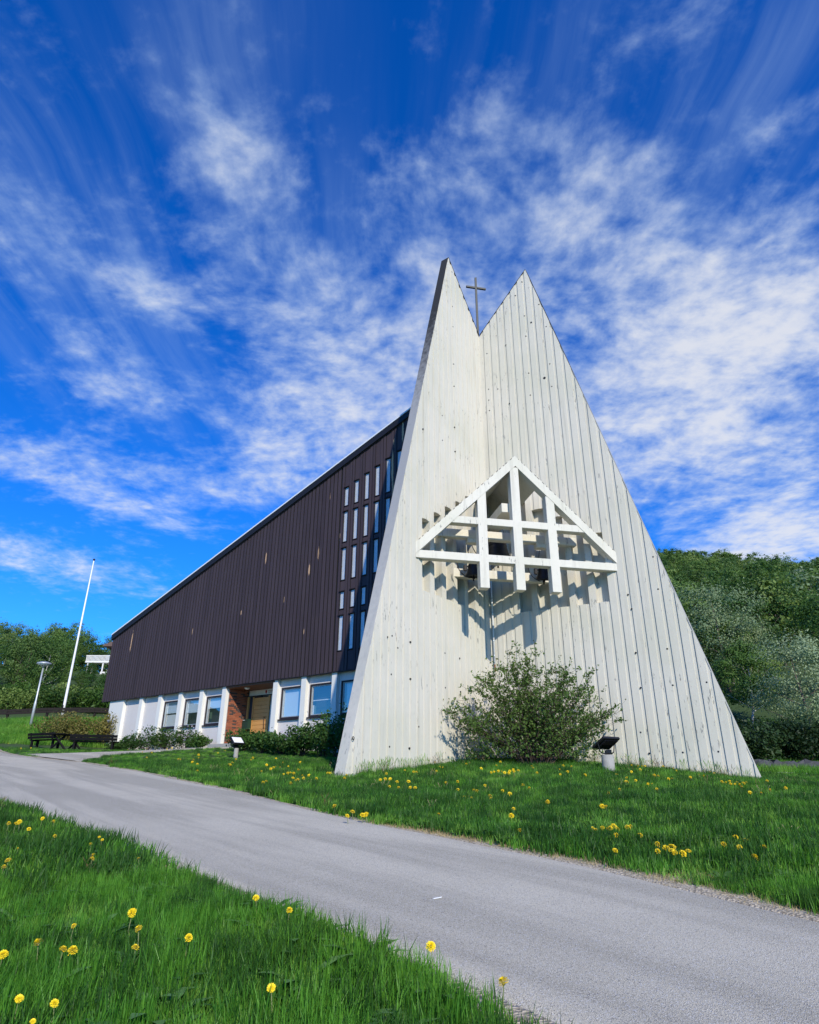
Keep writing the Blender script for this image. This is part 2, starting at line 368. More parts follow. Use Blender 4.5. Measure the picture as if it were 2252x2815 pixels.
# ------------------------------------------------------------------ mesh helpers
class MB:
    def __init__(s): s.v = []; s.f = []; s.mi = []; s.k = 0
    def add(s, vs, fs):
        o = len(s.v); s.v += [tuple(map(float, p)) for p in vs]; s.f += [tuple(i + o for i in f) for f in fs]; s.mi += [s.k] * len(fs); return s
    def prism(s, A, B):
        n = len(A); fs = [tuple(reversed(range(n))), tuple(range(n, 2 * n))] + [(i, (i + 1) % n, n + (i + 1) % n, n + i) for i in range(n)]
        return s.add(list(A) + list(B), fs)
    def box(s, c, hx, hy, hz):      # half-axis vectors or numbers
        c = Vector(c); ax = [Vector((hx, 0, 0)) if not hasattr(hx, '__len__') else Vector(hx), Vector((0, hy, 0)) if not hasattr(hy, '__len__') else Vector(hy), Vector((0, 0, hz)) if not hasattr(hz, '__len__') else Vector(hz)]
        vs = [c + ax[0] * a + ax[1] * b + ax[2] * d for d in (-1, 1) for (a, b) in ((-1, -1), (1, -1), (1, 1), (-1, 1))]
        return s.add(vs, [(3, 2, 1, 0), (4, 5, 6, 7), (0, 1, 5, 4), (1, 2, 6, 5), (2, 3, 7, 6), (3, 0, 4, 7)])
    def cbox(s, c, hx, hy, hz, ch=.008):   # chamfered box
        c = Vector(c); X, Y, Z = [Vector(a) if hasattr(a, '__len__') else Vector([a if i == k else 0 for i in range(3)]) for k, a in enumerate((hx, hy, hz))]
        lx, ly, lz = X.length, Y.length, Z.length; x, y, z = X / lx, Y / ly, Z / lz
        def ring(dz, i): a, b = lx - i, ly - i; k = ch; return [c + z * dz + x * p + y * q for p, q in ((-a + k, -b), (a - k, -b), (a, -b + k), (a, b - k), (a - k, b), (-a + k, b), (-a, b - k), (-a, -b + k))]
        rs = [ring(-lz, ch), ring(-lz + ch, 0), ring(lz - ch, 0), ring(lz, ch)]
        vs = sum(rs, []); fs = [tuple(reversed(range(8))), tuple(range(24, 32))]
        for r in range(3): fs += [(r * 8 + i, r * 8 + (i + 1) % 8, r * 8 + 8 + (i + 1) % 8, r * 8 + 8 + i) for i in range(8)]
        return s.add(vs, fs)
    def tube(s, pts, rad, n=8, cap=True):
        pts = [Vector(p) for p in pts]; rad = rad if hasattr(rad, '__len__') else [rad] * len(pts)
        vs = []; prev = None
        for i, p in enumerate(pts):
            d = (pts[min(i + 1, len(pts) - 1)] - pts[max(i - 1, 0)]).normalized()
            a = prev if prev is not None else (Vector((0, 0, 1)) if abs(d.z) < .9 else Vector((1, 0, 0)))
            x = (a - d * a.dot(d)).normalized(); prev = x; y = d.cross(x)
            vs += [p + (x * math.cos(t) + y * math.sin(t)) * rad[i] for t in [2 * math.pi * k / n for k in range(n)]]
        fs = []
        for i in range(len(pts) - 1): fs += [(i * n + k, i * n + (k + 1) % n, (i + 1) * n + (k + 1) % n, (i + 1) * n + k) for k in range(n)]
        if cap: fs += [tuple(reversed(range(n))), tuple(range((len(pts) - 1) * n, len(pts) * n))]
        return s.add(vs, fs)
    def lathe(s, prof, c=(0, 0, 0), n=16, rot=None):
        c = Vector(c); vs = []
        for r, z in prof:
            for k in range(n):
                p = Vector((r * math.cos(2 * math.pi * k / n), r * math.sin(2 * math.pi * k / n), z))
                if rot is not None: p = rot @ p
                vs.append(c + p)
        fs = []
        for i in range(len(prof) - 1): fs += [(i * n + k, i * n + (k + 1) % n, (i + 1) * n + (k + 1) % n, (i + 1) * n + k) for k in range(n)]
        fs += [tuple(reversed(range(n))), tuple(range((len(prof) - 1) * n, len(prof) * n))]
        return s.add(vs, fs)
    def mesh(s, name, mats, smooth=False):
        me = bpy.data.meshes.new(name); me.from_pydata(s.v, [], s.f)
        for m in (mats if isinstance(mats, (list, tuple)) else [mats]): me.materials.append(m)
        if isinstance(mats, (list, tuple)) and len(mats) > 1: me.polygons.foreach_set('material_index', s.mi)
        if smooth: me.polygons.foreach_set('use_smooth', [True] * len(me.polygons))
        me.update(); return me
    def build(s, name, mat, parent=None, smooth=False):
        return link(name, s.mesh(name, mat, smooth), parent)
def link(name, me, parent=None, col=None):
    o = bpy.data.objects.new(name, me); (col or COL).objects.link(o)
    if parent is not None:
        o.parent = parent
        w = WORLD.get(parent.name, Vector((0, 0, 0)))
        if w.length: o.matrix_parent_inverse = Matrix.Translation(-w)
    return o
WORLD = {}
def tag(o, label=None, cat=None, group=None, kind=None):
    if label: o['label'] = label
    if cat: o['category'] = cat
    if group: o['group'] = group
    if kind: o['kind'] = kind
    return o
def thing(name, label, cat, loc=(0, 0, 0), group=None, track=True):
    o = bpy.data.objects.new(name, None); COL.objects.link(o); o.location = loc; o.empty_display_size = .1
    if track: WORLD[o.name] = Vector(loc)
    return tag(o, label, cat, group)
def quadmesh(name, verts, nper, mat, smooth=False):
    """verts: (k, nper, 3) array of separate polygons"""
    k = len(verts); me = bpy.data.meshes.new(name)
    me.vertices.add(k * nper); me.vertices.foreach_set('co', np.asarray(verts, np.float32).ravel())
    me.loops.add(k * nper); me.loops.foreach_set('vertex_index', np.arange(k * nper, dtype=np.int32))
    me.polygons.add(k); me.polygons.foreach_set('loop_start', np.arange(0, k * nper, nper, dtype=np.int32))
    me.polygons.foreach_set('loop_total', np.full(k, nper, np.int32))
    me.materials.append(mat); me.update(calc_edges=True); return me
def gridmesh(name, P, mat, smooth=True):
    """P: (a, b, 3) grid of points"""
    a, b, _ = P.shape; me = bpy.data.meshes.new(name)
    idx = np.arange(a * b).reshape(a, b)
    f = np.stack([idx[:-1, :-1], idx[:-1, 1:], idx[1:, 1:], idx[1:, :-1]], -1).reshape(-1, 4)
    me.vertices.add(a * b); me.vertices.foreach_set('co', P.astype(np.float32).ravel())
    me.loops.add(f.size); me.loops.foreach_set('vertex_index', f.ravel().astype(np.int32))
    me.polygons.add(len(f)); me.polygons.foreach_set('loop_start', np.arange(0, f.size, 4, dtype=np.int32)); me.polygons.foreach_set('loop_total', np.full(len(f), 4, np.int32))
    me.polygons.foreach_set('use_smooth', np.full(len(f), smooth)); me.materials.append(mat); me.update(calc_edges=True); me.validate(); return me

# ------------------------------------------------------------------ terrain
def sm(x, a, b): t = np.clip((x - a) / (b - a), 0, 1); return t * t * (3 - 2 * t)
ANCH = np.array([(0, 0, -1.15), (.6, 3.2, -.92), (-6.6, 11.5, -.27), (-3.6, 8.4, -.52), (2.6, 4.8, -.79), (-.82, 9.4, -.42), (5, 9, -.42), (9, 12, -.25),
    (-1.72, 16.3, .10), (9.4, 18.6, .10), (7.6, 19.6, .36), (6.2, 20.4, .52), (-.15, 18.3, .34), (1.1, 19.9, .50), (3.5, 20.4, .60), (3, 15.5, .05), (13, 20, .05),
    (-16.4, 38.4, 1.60), (-8.9, 32.5, 1.56), (-4.6, 29.1, 1.28), (-6.4, 25.6, .84), (-15.5, 33.4, 1.42), (-17.5, 33.6, 1.46), (-17.2, 29.2, 1.09), (-10.1, 22.1, .55), (-13.8, 31.5, 1.27),
    (-21.7, 39, 2.85), (-25.5, 43, 3.35), (-23.5, 44, 3.6), (-21, 45.5, 3.9), (-27, 36, 2.2), (-30, 30, 1.4), (-20, 24, .6),
    (15.9, 27, .42), (15, 24, .30), (18.3, 31, .75), (13.7, 27, .5), (22, 40, 2.0), (25, 47, 3.7), (34, 44, 3.2), (4, -8, -1.7), (-10, -6, -1.5), (14, -2, -1.5), (-16, 6, -.55), (18, 10, -.5), (2, 40, 2.0), (10, 45, 3.0)])
def _phi(d): return np.where(d > 1e-9, d * d * np.log(np.maximum(d, 1e-9)), 0.0)
_n = len(ANCH); _A = np.zeros((_n + 3, _n + 3)); _dd = np.hypot(ANCH[:, None, 0] - ANCH[None, :, 0], ANCH[:, None, 1] - ANCH[None, :, 1])
_A[:_n, :_n] = _phi(_dd) + np.eye(_n) * 2.0; _A[:_n, _n] = 1; _A[:_n, _n + 1:] = ANCH[:, :2]; _A[_n, :_n] = 1; _A[_n + 1:, :_n] = ANCH[:, :2].T
_w = np.linalg.solve(_A, np.concatenate([ANCH[:, 2], np.zeros(3)]))
def near_z(x, y):
    s = _w[_n] + _w[_n + 1] * x + _w[_n + 2] * y
    for i in range(_n): s = s + _w[i] * _phi(np.hypot(x - ANCH[i, 0], y - ANCH[i, 1]))
    return s
def far_z(x, y):
    r = np.hypot(x, y); az = np.degrees(np.arctan2(x, y))
    kl = 3.4 + .178 * np.minimum(r - 48, 64) - .05 * np.maximum(r - 118, 0)
    kr = 3.4 + .300 * np.minimum(r - 50, 55) + .365 * (1 - .20 * sm(az, 22, 35)) * np.clip(r - 105, 0, 165) - .10 * np.maximum(r - 275, 0)
    t = sm(az, -18, 12); h = kl * (1 - t) + kr * t
    side = sm(np.abs(az), 62, 100)
    und = 1.2 * np.sin(x * .045 + 1) * np.cos(y * .037) * sm(r, 60, 120)
    h = np.maximum(h, -6)
    return (h + und) * (1 - side) + side * (-2.0 - .004 * np.minimum(r, 800))
def terr(x, y):
    x = np.asarray(x, float); y = np.asarray(y, float); r = np.hypot(x, y)
    t = sm(r, 46, 60); t = np.maximum(t, sm(-y, 4, 16) * sm(r, 8, 20)); t = np.maximum(t, sm(np.abs(np.degrees(np.arctan2(x, y))), 55, 80) * sm(r, 18, 34))
    return near_z(x, y) * (1 - t) + far_z(x, y) * t
def gz(x, y): return float(terr(x, y))
def ground_hit(px, py, h=0.0, tmax=90.0):
    d = ray(px, py); d = d / d[1]
    ts = np.concatenate([np.arange(.8, 12, .02), np.arange(12, tmax, .06)])
    dz_ = d[2] * ts - (terr(d[0] * ts, ts) + h)
    k = np.argmax(dz_ < 0)
    if not (dz_ < 0).any(): return None
    return np.array([d[0] * ts[k], ts[k], float(terr(d[0] * ts[k], ts[k]))])

rr = np.concatenate([[0.0], np.geomspace(.4, 60, 150), np.geomspace(61, 2500, 70)])
aa = np.concatenate([np.linspace(-46, 46, 230), np.linspace(46, 314, 120)[1:]])
X = rr[:, None] * np.sin(np.radians(aa))[None]; Y = rr[:, None] * np.cos(np.radians(aa))[None]
tag(link('ground', gridmesh('ground', np.stack([X, Y, terr(X, Y)], -1), M_SOIL)), kind='structure')

# road edges: traced where the asphalt meets the grass on the ground
def edge(pts, h=0.0): return [ground_hit(x * DD, y * DD, h)[:2] for x, y in pts]
near_e = [(-40, 50), (-30, 37), (-20, 25.5), (-12.5, 17.6)] + [tuple(p) for p in edge([(0, 1682), (100, 1712), (200, 1745), (320, 1790), (440, 1838), (570, 1888), (689, 1933), (800, 1978), (900, 2020), (1040, 2085), (1206, 2156)], .085)] + [(1.6, 2.0), (3.6, -.6), (7.5, -5.5), (14, -13)]
far_e = [(-37, 56), (-27, 43), (-21.5, 35), (-16.8, 29.3)] + [tuple(p) for p in edge([(190, 1607), (300, 1625), (470, 1660), (600, 1692), (725, 1722), (860, 1750), (1000, 1777), (1150, 1808), (1300, 1840), (1500, 1886), (1725, 1942)])] + [(4.4, 2.4), (7.2, -1.4), (11, -6.2), (17.5, -13.5)]
def resample(P, n):
    P = np.array(P, float); s = np.concatenate([[0], np.cumsum(np.hypot(*np.diff(P, axis=0).T))]); t = np.linspace(0, s[-1], n)
    Q = np.column_stack([np.interp(t, s, P[:, 0]), np.interp(t, s, P[:, 1])])
    for _ in range(3): Q[1:-1] = (Q[:-2] + 2 * Q[1:-1] + Q[2:]) / 4
    return Q
NE, FE = resample(near_e, 420), resample(far_e, 420)
def wob(Q, amp, seed):
    r = np.random.default_rng(seed); n = len(Q); w = np.zeros(n)
    for k in (7, 19, 45, 90): w += np.interp(np.linspace(0, k, n), np.arange(k + 1), r.normal(size=k + 1)) * amp
    d = np.gradient(Q, axis=0); d /= np.hypot(d[:, 0], d[:, 1])[:, None]; nn = np.column_stack([-d[:, 1], d[:, 0]]); return Q + nn * w[:, None]
NEw, FEw = wob(NE, .018, 1), wob(FE, .022, 2)
def strip(name, A, B, nb, lift, mat):
    t = np.linspace(0, 1, nb)[None, :, None]; P = A[:, None] * (1 - t) + B[:, None] * t
    z = terr(P[..., 0], P[..., 1]) + lift
    z[:, 0] -= .03 + lift; z[:, -1] -= .03 + lift
    return tag(link(name, gridmesh(name, np.dstack([P, z]), mat)), kind='structure')
strip('road', NEw, FEw, 22, .022, M_ASPH)
# path along the church wall to the door
pth_o = [(-16.5, 29.2), (-14.3, 30.6), (-13.0, 31.6), (-11.4, 32.1), (-9.9, 32.0), npt(8.3, 0, .62)[:2]]
pth_i = [(-10.6, 22.6), (-11.5, 25), (-11.4, 26.6), (-11.0, 28.6), (-10.2, 29.8), (-9.2, 30.9), npt(6.8, 0, .62)[:2]]
PO, PI_ = resample(pth_o, 90), resample(pth_i, 90)
strip('path', wob(PO, .015, 3), wob(PI_, .02, 4), 10, .030, M_ASPH)
# side road behind the tower on the right
sr1 = resample([(11.5, 28.6), (13.6, 27.8), (16.5, 27.3), (22, 26.5), (32, 24)], 60); sr2 = resample([(11, 25.6), (13.2, 25.3), (16, 24.8), (21.5, 24), (31, 21)], 60)
strip('side_road', sr1, sr2, 8, .03, M_ASPH)
# gravel verges beside the road
d = np.gradient(FE, axis=0); d /= np.hypot(d[:, 0], d[:, 1])[:, None]; fn = np.column_stack([d[:, 1], -d[:, 0]])
if (fn * (FE - NE)).sum() < 0: fn = -fn
vw = .03 + .36 * sm(FE[:, 0], -2.0, 2.6) + .04 * rng.normal(size=len(FE)).cumsum() * 0
strip('gravel_verge', FEw - fn * .12, wob(FE + fn * vw[:, None], .03, 9), 8, .012, M_GRAVEL)
d = np.gradient(NE, axis=0); d /= np.hypot(d[:, 0], d[:, 1])[:, None]; nn_ = np.column_stack([d[:, 1], -d[:, 0]])
if (nn_ * (FE - NE)).sum() > 0: nn_ = -nn_
vw2 = .02 + .14 * sm(NE[:, 0], -.6, 1.0)
strip('gravel_verge', NEw - nn_ * .10, wob(NE + nn_ * vw2[:, None], .02, 8), 8, .012, M_GRAVEL)

def inpoly(px, py, poly):
    poly = np.asarray(poly); inside = np.zeros(px.shape, bool); j = len(poly) - 1
    for i in range(len(poly)):
        xi, yi = poly[i]; xj, yj = poly[j]
        c = ((yi > py) != (yj > py)) & (px < (xj - xi) * (py - yi) / (yj - yi + 1e-12) + xi); inside ^= c; j = i
    return inside
ROADP = np.vstack([NEw, FEw[::-1]]); PATHP = np.vstack([PO, PI_[::-1]]); VERGP = wob(FE + fn * (vw * .55)[:, None], .045, 17); VERGP = np.vstack([FEw, VERGP[::-1]]); VERGP2 = np.vstack([NEw, (NE + nn_ * (vw2 * .8)[:, None])[::-1]]); SIDEP = np.vstack([sr1, sr2[::-1]])
NAVEP = np.array([npt(-7, 0, .05)[:2], npt(19.5, 0, .05)[:2], npt(19.5, 0, -13)[:2], npt(-7, 0, -13)[:2]])
def blocked(x, y): return inpoly(x, y, ROADP) | inpoly(x, y, PATHP) | inpoly(x, y, SIDEP) | inpoly(x, y, VERGP) | inpoly(x, y, VERGP2) | inpoly(x, y, NAVEP)

# ------------------------------------------------------------------ the bell tower
TQ = np.array([2.90, 22.31]); aL, aR = R_(-142.5), R_(120.0)
class Wing:
    def __init__(s, a, sign): s.d = np.array([math.sin(a), math.cos(a)]); n = np.array([-s.d[1], s.d[0]]); s.n = n * sign
    def pt(s, u, z, o=0.0): p = TQ + s.d * u + s.n * o; return (p[0], p[1], z)
    def uv(s, px, py):
        r = ray(px, py); t = (TQ @ s.n) / (r[:2] @ s.n); p = r * t; return (p[:2] - TQ) @ s.d, p[2]
WL, WR = Wing(aL, 1), Wing(aR, -1)
PK_U, PK_Z, F_Z, FT_U, FT_Z, BZ = 2.22, 20.03, 17.45, 7.47, .21, -.55
def ztop(u): return F_Z + (PK_Z - F_Z) * u / PK_U if u <= PK_U else PK_Z + (FT_Z - PK_Z) * (u - PK_U) / (FT_U - PK_U)
def u_end(): return PK_U + (BZ - PK_Z) * (FT_U - PK_U) / (FT_Z - PK_Z)
U_END = u_end()
PITCH, PW, U0 = .3266, .214, .19
def colpoly(ua, ub, za=None, zb=None, drop=0.0):
    """outline of the part of a wing between ua and ub, from za up to zb or to the wing's edge"""
    lo = BZ if za is None else za; ub = min(ub, U_END - 1e-4)
    if ub - ua < .004: return None
    if zb is not None: return [(ua, lo), (ub, lo), (ub, zb), (ua, zb)]
    top = [(ub, ztop(ub) - drop)] + ([(PK_U, PK_Z - drop)] if ua < PK_U - .01 and ub > PK_U + .01 else []) + [(ua, ztop(ua) - drop)]
    if top[0][1] <= lo + .002: top = top[1:] if len(top) > 1 else top; return [(ua, lo), (ub, lo)] + top if top[0][1] > lo + .01 else None
    return [(ua, lo), (ub, lo)] + top
TH = .34; GD = .030; SD = .27
tower = thing('bell_tower', 'tall white concrete bell tower of two ribbed wings meeting in a V with twin peaks', 'bell tower', (TQ[0], TQ[1], gz(*TQ)))
SLOTK = (3, 5, 7, 9, 11); SLOT_B = 5.45
def slot_top(uo): return 7.80 + (4.16 - uo) * .655
for wg, nm in ((WL, 'left'), (WR, 'right')):
    FT_U = 7.22 if nm == 'left' else 7.47; U_END = u_end(); cuts = [-.12]; k = 0; kinds = []
    while U0 + k * PITCH < U_END:
        cuts += [U0 + k * PITCH, U0 + k * PITCH + PW]; k += 1
    cuts = [c for c in cuts if c < U_END] + [U_END]
    core = MB()
    def pr(poly, o0, o1, mb):
        if poly: mb.prism([wg.pt(u, z, o0) for u, z in poly], [wg.pt(u, z, o1) for u, z in poly])
    for i in range(len(cuts) - 1):
        ua, ub = cuts[i], cuts[i + 1]
        kk = (i - 1) // 2 if i % 2 == 1 else None          # panel index, grooves are even
        ks = [kk] if kk is not None else [i // 2 - 1, i // 2]
        sk = [q for q in ks if q in SLOTK]
        if sk:
            uo = U0 + sk[0] * PITCH + PW + (PITCH - PW); zt = slot_top(uo)
            pr(colpoly(ua, ub, None, SLOT_B), -TH, -GD, core); pr(colpoly(ua, ub, zt), -TH, -GD, core)
            pr(colpoly(ua, ub, SLOT_B, zt), -TH, -SD, core)
        else: pr(colpoly(ua, ub), -TH, -GD, core)
    wo_ = core.build('wing', M_CONC, tower)
    wo_['label'] = 'wing whose outer edge stands before the dark wooden wall' if nm == 'left' else 'wing facing the floodlight, its deep grooves well marked'
    # panels: raised strips with sloping sides
    k = 0
    while U0 + k * PITCH < U_END:
        ua, ub = U0 + k * PITCH, U0 + k * PITCH + PW
        segs = [(None, None)]
        if k in SLOTK: segs = [(None, SLOT_B), (slot_top(U0 + k * PITCH + PITCH), None)]
        for (za, zb) in segs:
            p = colpoly(ua, ub, za, zb)
            if not p or len(p) < 3: continue
            c = (ua + min(ub, U_END)) / 2
            back = [(c + (u - c) * 1.035, z) for u, z in p]
            b = MB(); b.prism([wg.pt(u, z, -GD - .002) for u, z in back], [wg.pt(u, z, 0) for u, z in p]); b.build('panel', M_CONC, wo_)
        k += 1
    # weathered outer edge, its own look
    e = MB(); A = [(PK_U, PK_Z), (U_END, BZ)]
    ed = np.array([FT_U - PK_U, FT_Z - PK_Z]); ed /= np.linalg.norm(ed); en = np.array([-ed[1], ed[0]])
    pa = np.array([PK_U, PK_Z]); pb = np.array([U_END, BZ]); nseg = 40; off_i = .003; r2 = np.random.default_rng(5)
    for sgm in range(nseg):
        a = pa + (pb - pa) * sgm / nseg; b_ = pa + (pb - pa) * (sgm + 1) / nseg
        if sgm == 0: A0, o0 = a + en * .012, -.012
        q = [(a, o0), (b_, -.010 - .012 * r2.random())]; o0 = q[1][1]
        T = .014
        f0 = [(a[0], a[1], q[0][1]), (b_[0], b_[1], q[1][1]), (b_[0], b_[1], -TH - .004), (a[0], a[1], -TH - .004)]
        e.prism([wg.pt(x - en[0] * .0, z, o) for x, z, o in f0], [wg.pt(x + en[0] * T, z + en[1] * T, o) for x, z, o in f0])
    e.build('edge_face', M_EDGE, wo_)
    # dark mossy coping on the inner slopes of the peak
    cp = MB(); a, b_ = (0.02, ztop(.02)), (PK_U, PK_Z)
    cp.prism([wg.pt(a[0], a[1] + .002, .012), wg.pt(b_[0], b_[1] + .002, .012), wg.pt(b_[0], b_[1] + .03, .012), wg.pt(a[0], a[1] + .03, .012)],
             [wg.pt(a[0], a[1] + .002, -TH - .01), wg.pt(b_[0], b_[1] + .002, -TH - .01), wg.pt(b_[0], b_[1] + .03, -TH - .01), wg.pt(a[0], a[1] + .03, -TH - .01)])
    cp.build('coping', M_FASCIA, wo_)
    # formwork tie holes
    holes = ([(C4, x, y) for x, y in ((990, 280), (990, 718), (758, 664), (1085, 1285), (738, 1522), (978, 1540), (1395, 412), (1572, 473), (768, 207), (715, 222), (836, 350), (1400, 822), (1582, 870))] +
             [(CTOP, x, y) for x, y in ((492, 233), (497, 560), (502, 752), (510, 1107), (515, 1317), (400, 1595), (520, 1705), (220, 1722), (402, 1830), (525, 1935))]) if nm == 'left' else \
            ([(C3, x, y) for x, y in ((580, 188), (207, 235), (645, 620), (265, 650), (265, 1180), (367, 1428), (765, 1418), (1187, 1408), (1048, 585))] +
             [(CA, x, y) for x, y in ((580, 150), (502, 312), (783, 417), (610, 553), (692, 632), (870, 680), (628, 793), (913, 1123), (662, 1232), (850, 1290), (937, 1390), (682, 1493), (297, 1420), (190, 1552), (198, 1676), (188, 1423), (435, 1590), (168, 1000), (393, 897))] +
             [(CRT, x, y) for x, y in ((258, 218), (295, 457), (72, 497), (100, 603), (130, 928), (362, 900))])
    for (c, x, y) in holes:
        u, z = wg.uv(*S(c, x, y)); big = (c is CA and (x, y) in ((850, 1290), (692, 632)))
        r = .055 if big and x == 850 else .042 if big else .026
        ring = [(u + r * math.cos(t), z + r * math.sin(t)) for t in [2 * math.pi * i / 10 for i in range(10)]]
        b = MB(); b.prism([wg.pt(p, q, -GD + .001) for p, q in ring], [wg.pt(p, q, .0035) for p, q in ring]); b.build('formwork_hole', M_IRON, wo_)
# iron eye with its rust at the left foot, lightning conductor pipe in the fold
u, z = WL.uv(*S(C4, 200, 1412)); b = MB()
u -= .30; ring = [WL.pt(u + .035 * math.cos(t), z + .035 * math.sin(t), .022) for t in [2 * math.pi * i / 14 for i in range(15)]]; b.tube(ring, .010, 6, False); b.build('iron_eye', M_IRON, tower)
bis = (WL.d + WR.d); bis /= np.hypot(*bis)
def fold(o, z): p = TQ + bis * o; return (p[0], p[1], z)
b = MB(); b.tube([fold(.10, 3.75), fold(.10, 6.2), fold(.10, 9.6)], .030, 10); b.build('conduit', M_WHITE, tower, True)
for zc in (4.05, 4.55, 5.05, 5.55, 6.05, 7.2, 8.4): b = MB(); b.tube([fold(.10, zc - .02), fold(.10, zc + .02)], .038, 10); b.build('pipe_clip', M_STEEL, tower)
b = MB(); b.tube([fold(.11, 3.52), fold(.10, 3.78)], .022, 8); b.tube([fold(.15, 3.5), fold(.13, 3.72)], .014, 6); b.build('rusty_pipe_end', M_RUST, tower)

# bell frame: gable lattice between the wings
FL = np.array(WL.pt(4.41, 0)[:2]); FR = np.array(WR.pt(4.46, 0)[:2]); FD = (FR - FL) / np.hypot(*(FR - FL)); FN = np.array([FD[1], -FD[0]])
if FN @ (TQ - FL) > 0: FN = -FN                          # outward, towards the lawn
def fp(u, z, o=0.0): p = FL + FD * u + FN * o; return (p[0], p[1], z)
fd3, fn3 = Vector((*FD, 0)), Vector((*FN, 0))
frame = bpy.data.objects.new('bell_frame', None); COL.objects.link(frame); frame.parent = tower; frame.empty_display_size = .1
fw_ = Vector(fp(3.35, 6.5)); frame.location = fw_; frame.matrix_parent_inverse = Matrix.Translation(-WORLD['bell_tower']); WORLD[frame.name] = fw_
def fbeam(name, u0, u1, z0, z1, o0, o1, mat=M_FRAME):
    b = MB(); c = fp((u0 + u1) / 2, (z0 + z1) / 2, (o0 + o1) / 2)
    b.cbox(c, fd3 * ((u1 - u0) / 2), fn3 * ((o1 - o0) / 2), Vector((0, 0, (z1 - z0) / 2)), .010); return b.build(name, mat, frame)
for uc in (2.17, 3.34, 4.53):
    zt = 9.95 if abs(uc - 3.34) < .1 else 8.98
    fbeam('post', uc - .150, uc + .150, 5.57, zt - .12, -.30, 0.0)
posts_u = [(2.02, 2.32), (3.19, 3.49), (4.38, 4.68)]
def spans(a, b):
    x = a; out = []
    for p, q in posts_u: out.append((x, p + .0)); x = q
    out.append((x, b)); return out
for a, b_ in spans(.0, 6.70): fbeam('beam', a - .02, b_ + .02, 6.41, 6.66, -.29, -.004)
for a, b_ in spans(1.0, 5.80): fbeam('beam', a - .02, b_ + .02, 7.66, 7.90, -.29, -.004)
# rafters with mitred tops
AP_U = 3.395
for sgn in (-1, 1):
    e_u = -.17 if sgn < 0 else 6.97
    poly = [(AP_U, 10.26), (AP_U, 9.88), (e_u, 6.38), (e_u, 6.76)]
    b = MB(); b.prism([fp(u, z, .012) for u, z in poly], [fp(u, z, -.30) for u, z in poly]); b.build('rafter', M_FRAME, frame)
r6 = np.random.default_rng(4)
for sgn in (-1, 1):
    f = .03
    while f < .97:
        l = r6.uniform(.004, .022); e_u = -.17 if sgn < 0 else 6.97
        q = [(AP_U + (e_u - AP_U) * t, 10.26 + (6.76 - 10.26) * t) for t in (f, f + l)]
        b = MB(); b.prism([fp(u, z - .018, .015) for u, z in q] + [fp(u, z + .006, .015) for u, z in q[::-1]], [fp(u, z - .018, -.02) for u, z in q] + [fp(u, z + .006, -.02) for u, z in q[::-1]]); b.build('moss_patch', M_FASCIA, frame)
        f += l + r6.uniform(.004, .05)
# roof slabs behind the rafters, running back until they meet the wings
def line_hit(u_f, wing):    # distance back from the frame at frame coordinate u_f until the wing is reached
    P = FL + FD * u_f; A = np.column_stack([-FN, -wing.d]); s = np.linalg.solve(A, TQ - P); return s[0]
for sgn, wing in ((-1, WL), (1, WR)):
    e_u = .0 if sgn < 0 else 6.68
    us = np.linspace(AP_U, AP_U + sgn * .78, 5); slope = (9.98 - 6.55) / abs(AP_U - (-.0))
    top = []; bot = []
    z_at = lambda u: 9.99 - abs(u - AP_U) * 1.005
    ring = [(u, max(line_hit(u, wing), .02)) for u in us]
    foldb = max(line_hit(AP_U, WL), line_hit(AP_U, WR)) + .03
    pl = [(AP_U, .30)] + [(AP_U, ring[0][1] + .05)] + [(u, o + .05) for u, o in ring[1:]]
    pl = [(u, o) for u, o in pl if o > .29]
    last_u = [u for u, o in zip(us, [r[1] + .05 for r in ring]) if o > .29][-1]
    pl.append((last_u, .29))
    b = MB(); b.prism([fp(u, z_at(u), -o) for u, o in pl], [fp(u, z_at(u) + .16, -o) for u, o in pl]); b.build('roof_slab', M_FRAME, frame)
# inner beams that carry the bells
def inner(o, z0, z1):
    ua = None
    for uu in np.linspace(-1, 3.3, 400):
        if line_hit(uu, WL) > o: ua = uu; break
    for uu in np.linspace(8, 3.4, 400):
        if line_hit(uu, WR) > o: ub = uu; break
    fbeam('inner_beam', ua - .05, ub + .05, z0, z1, -o - .26, -o)
    return ua, ub
inner(.84, 7.50, 7.78); inner(1.38, 6.31, 6.60)
fbeam('inner_beam', 2.95, 3.45, 8.30, 8.62, -2.3, -.32)
for uc in (2.10, 4.50): fbeam('hanger_block', uc - .20, uc + .20, 7.34, 7.497, -1.10, -.84)

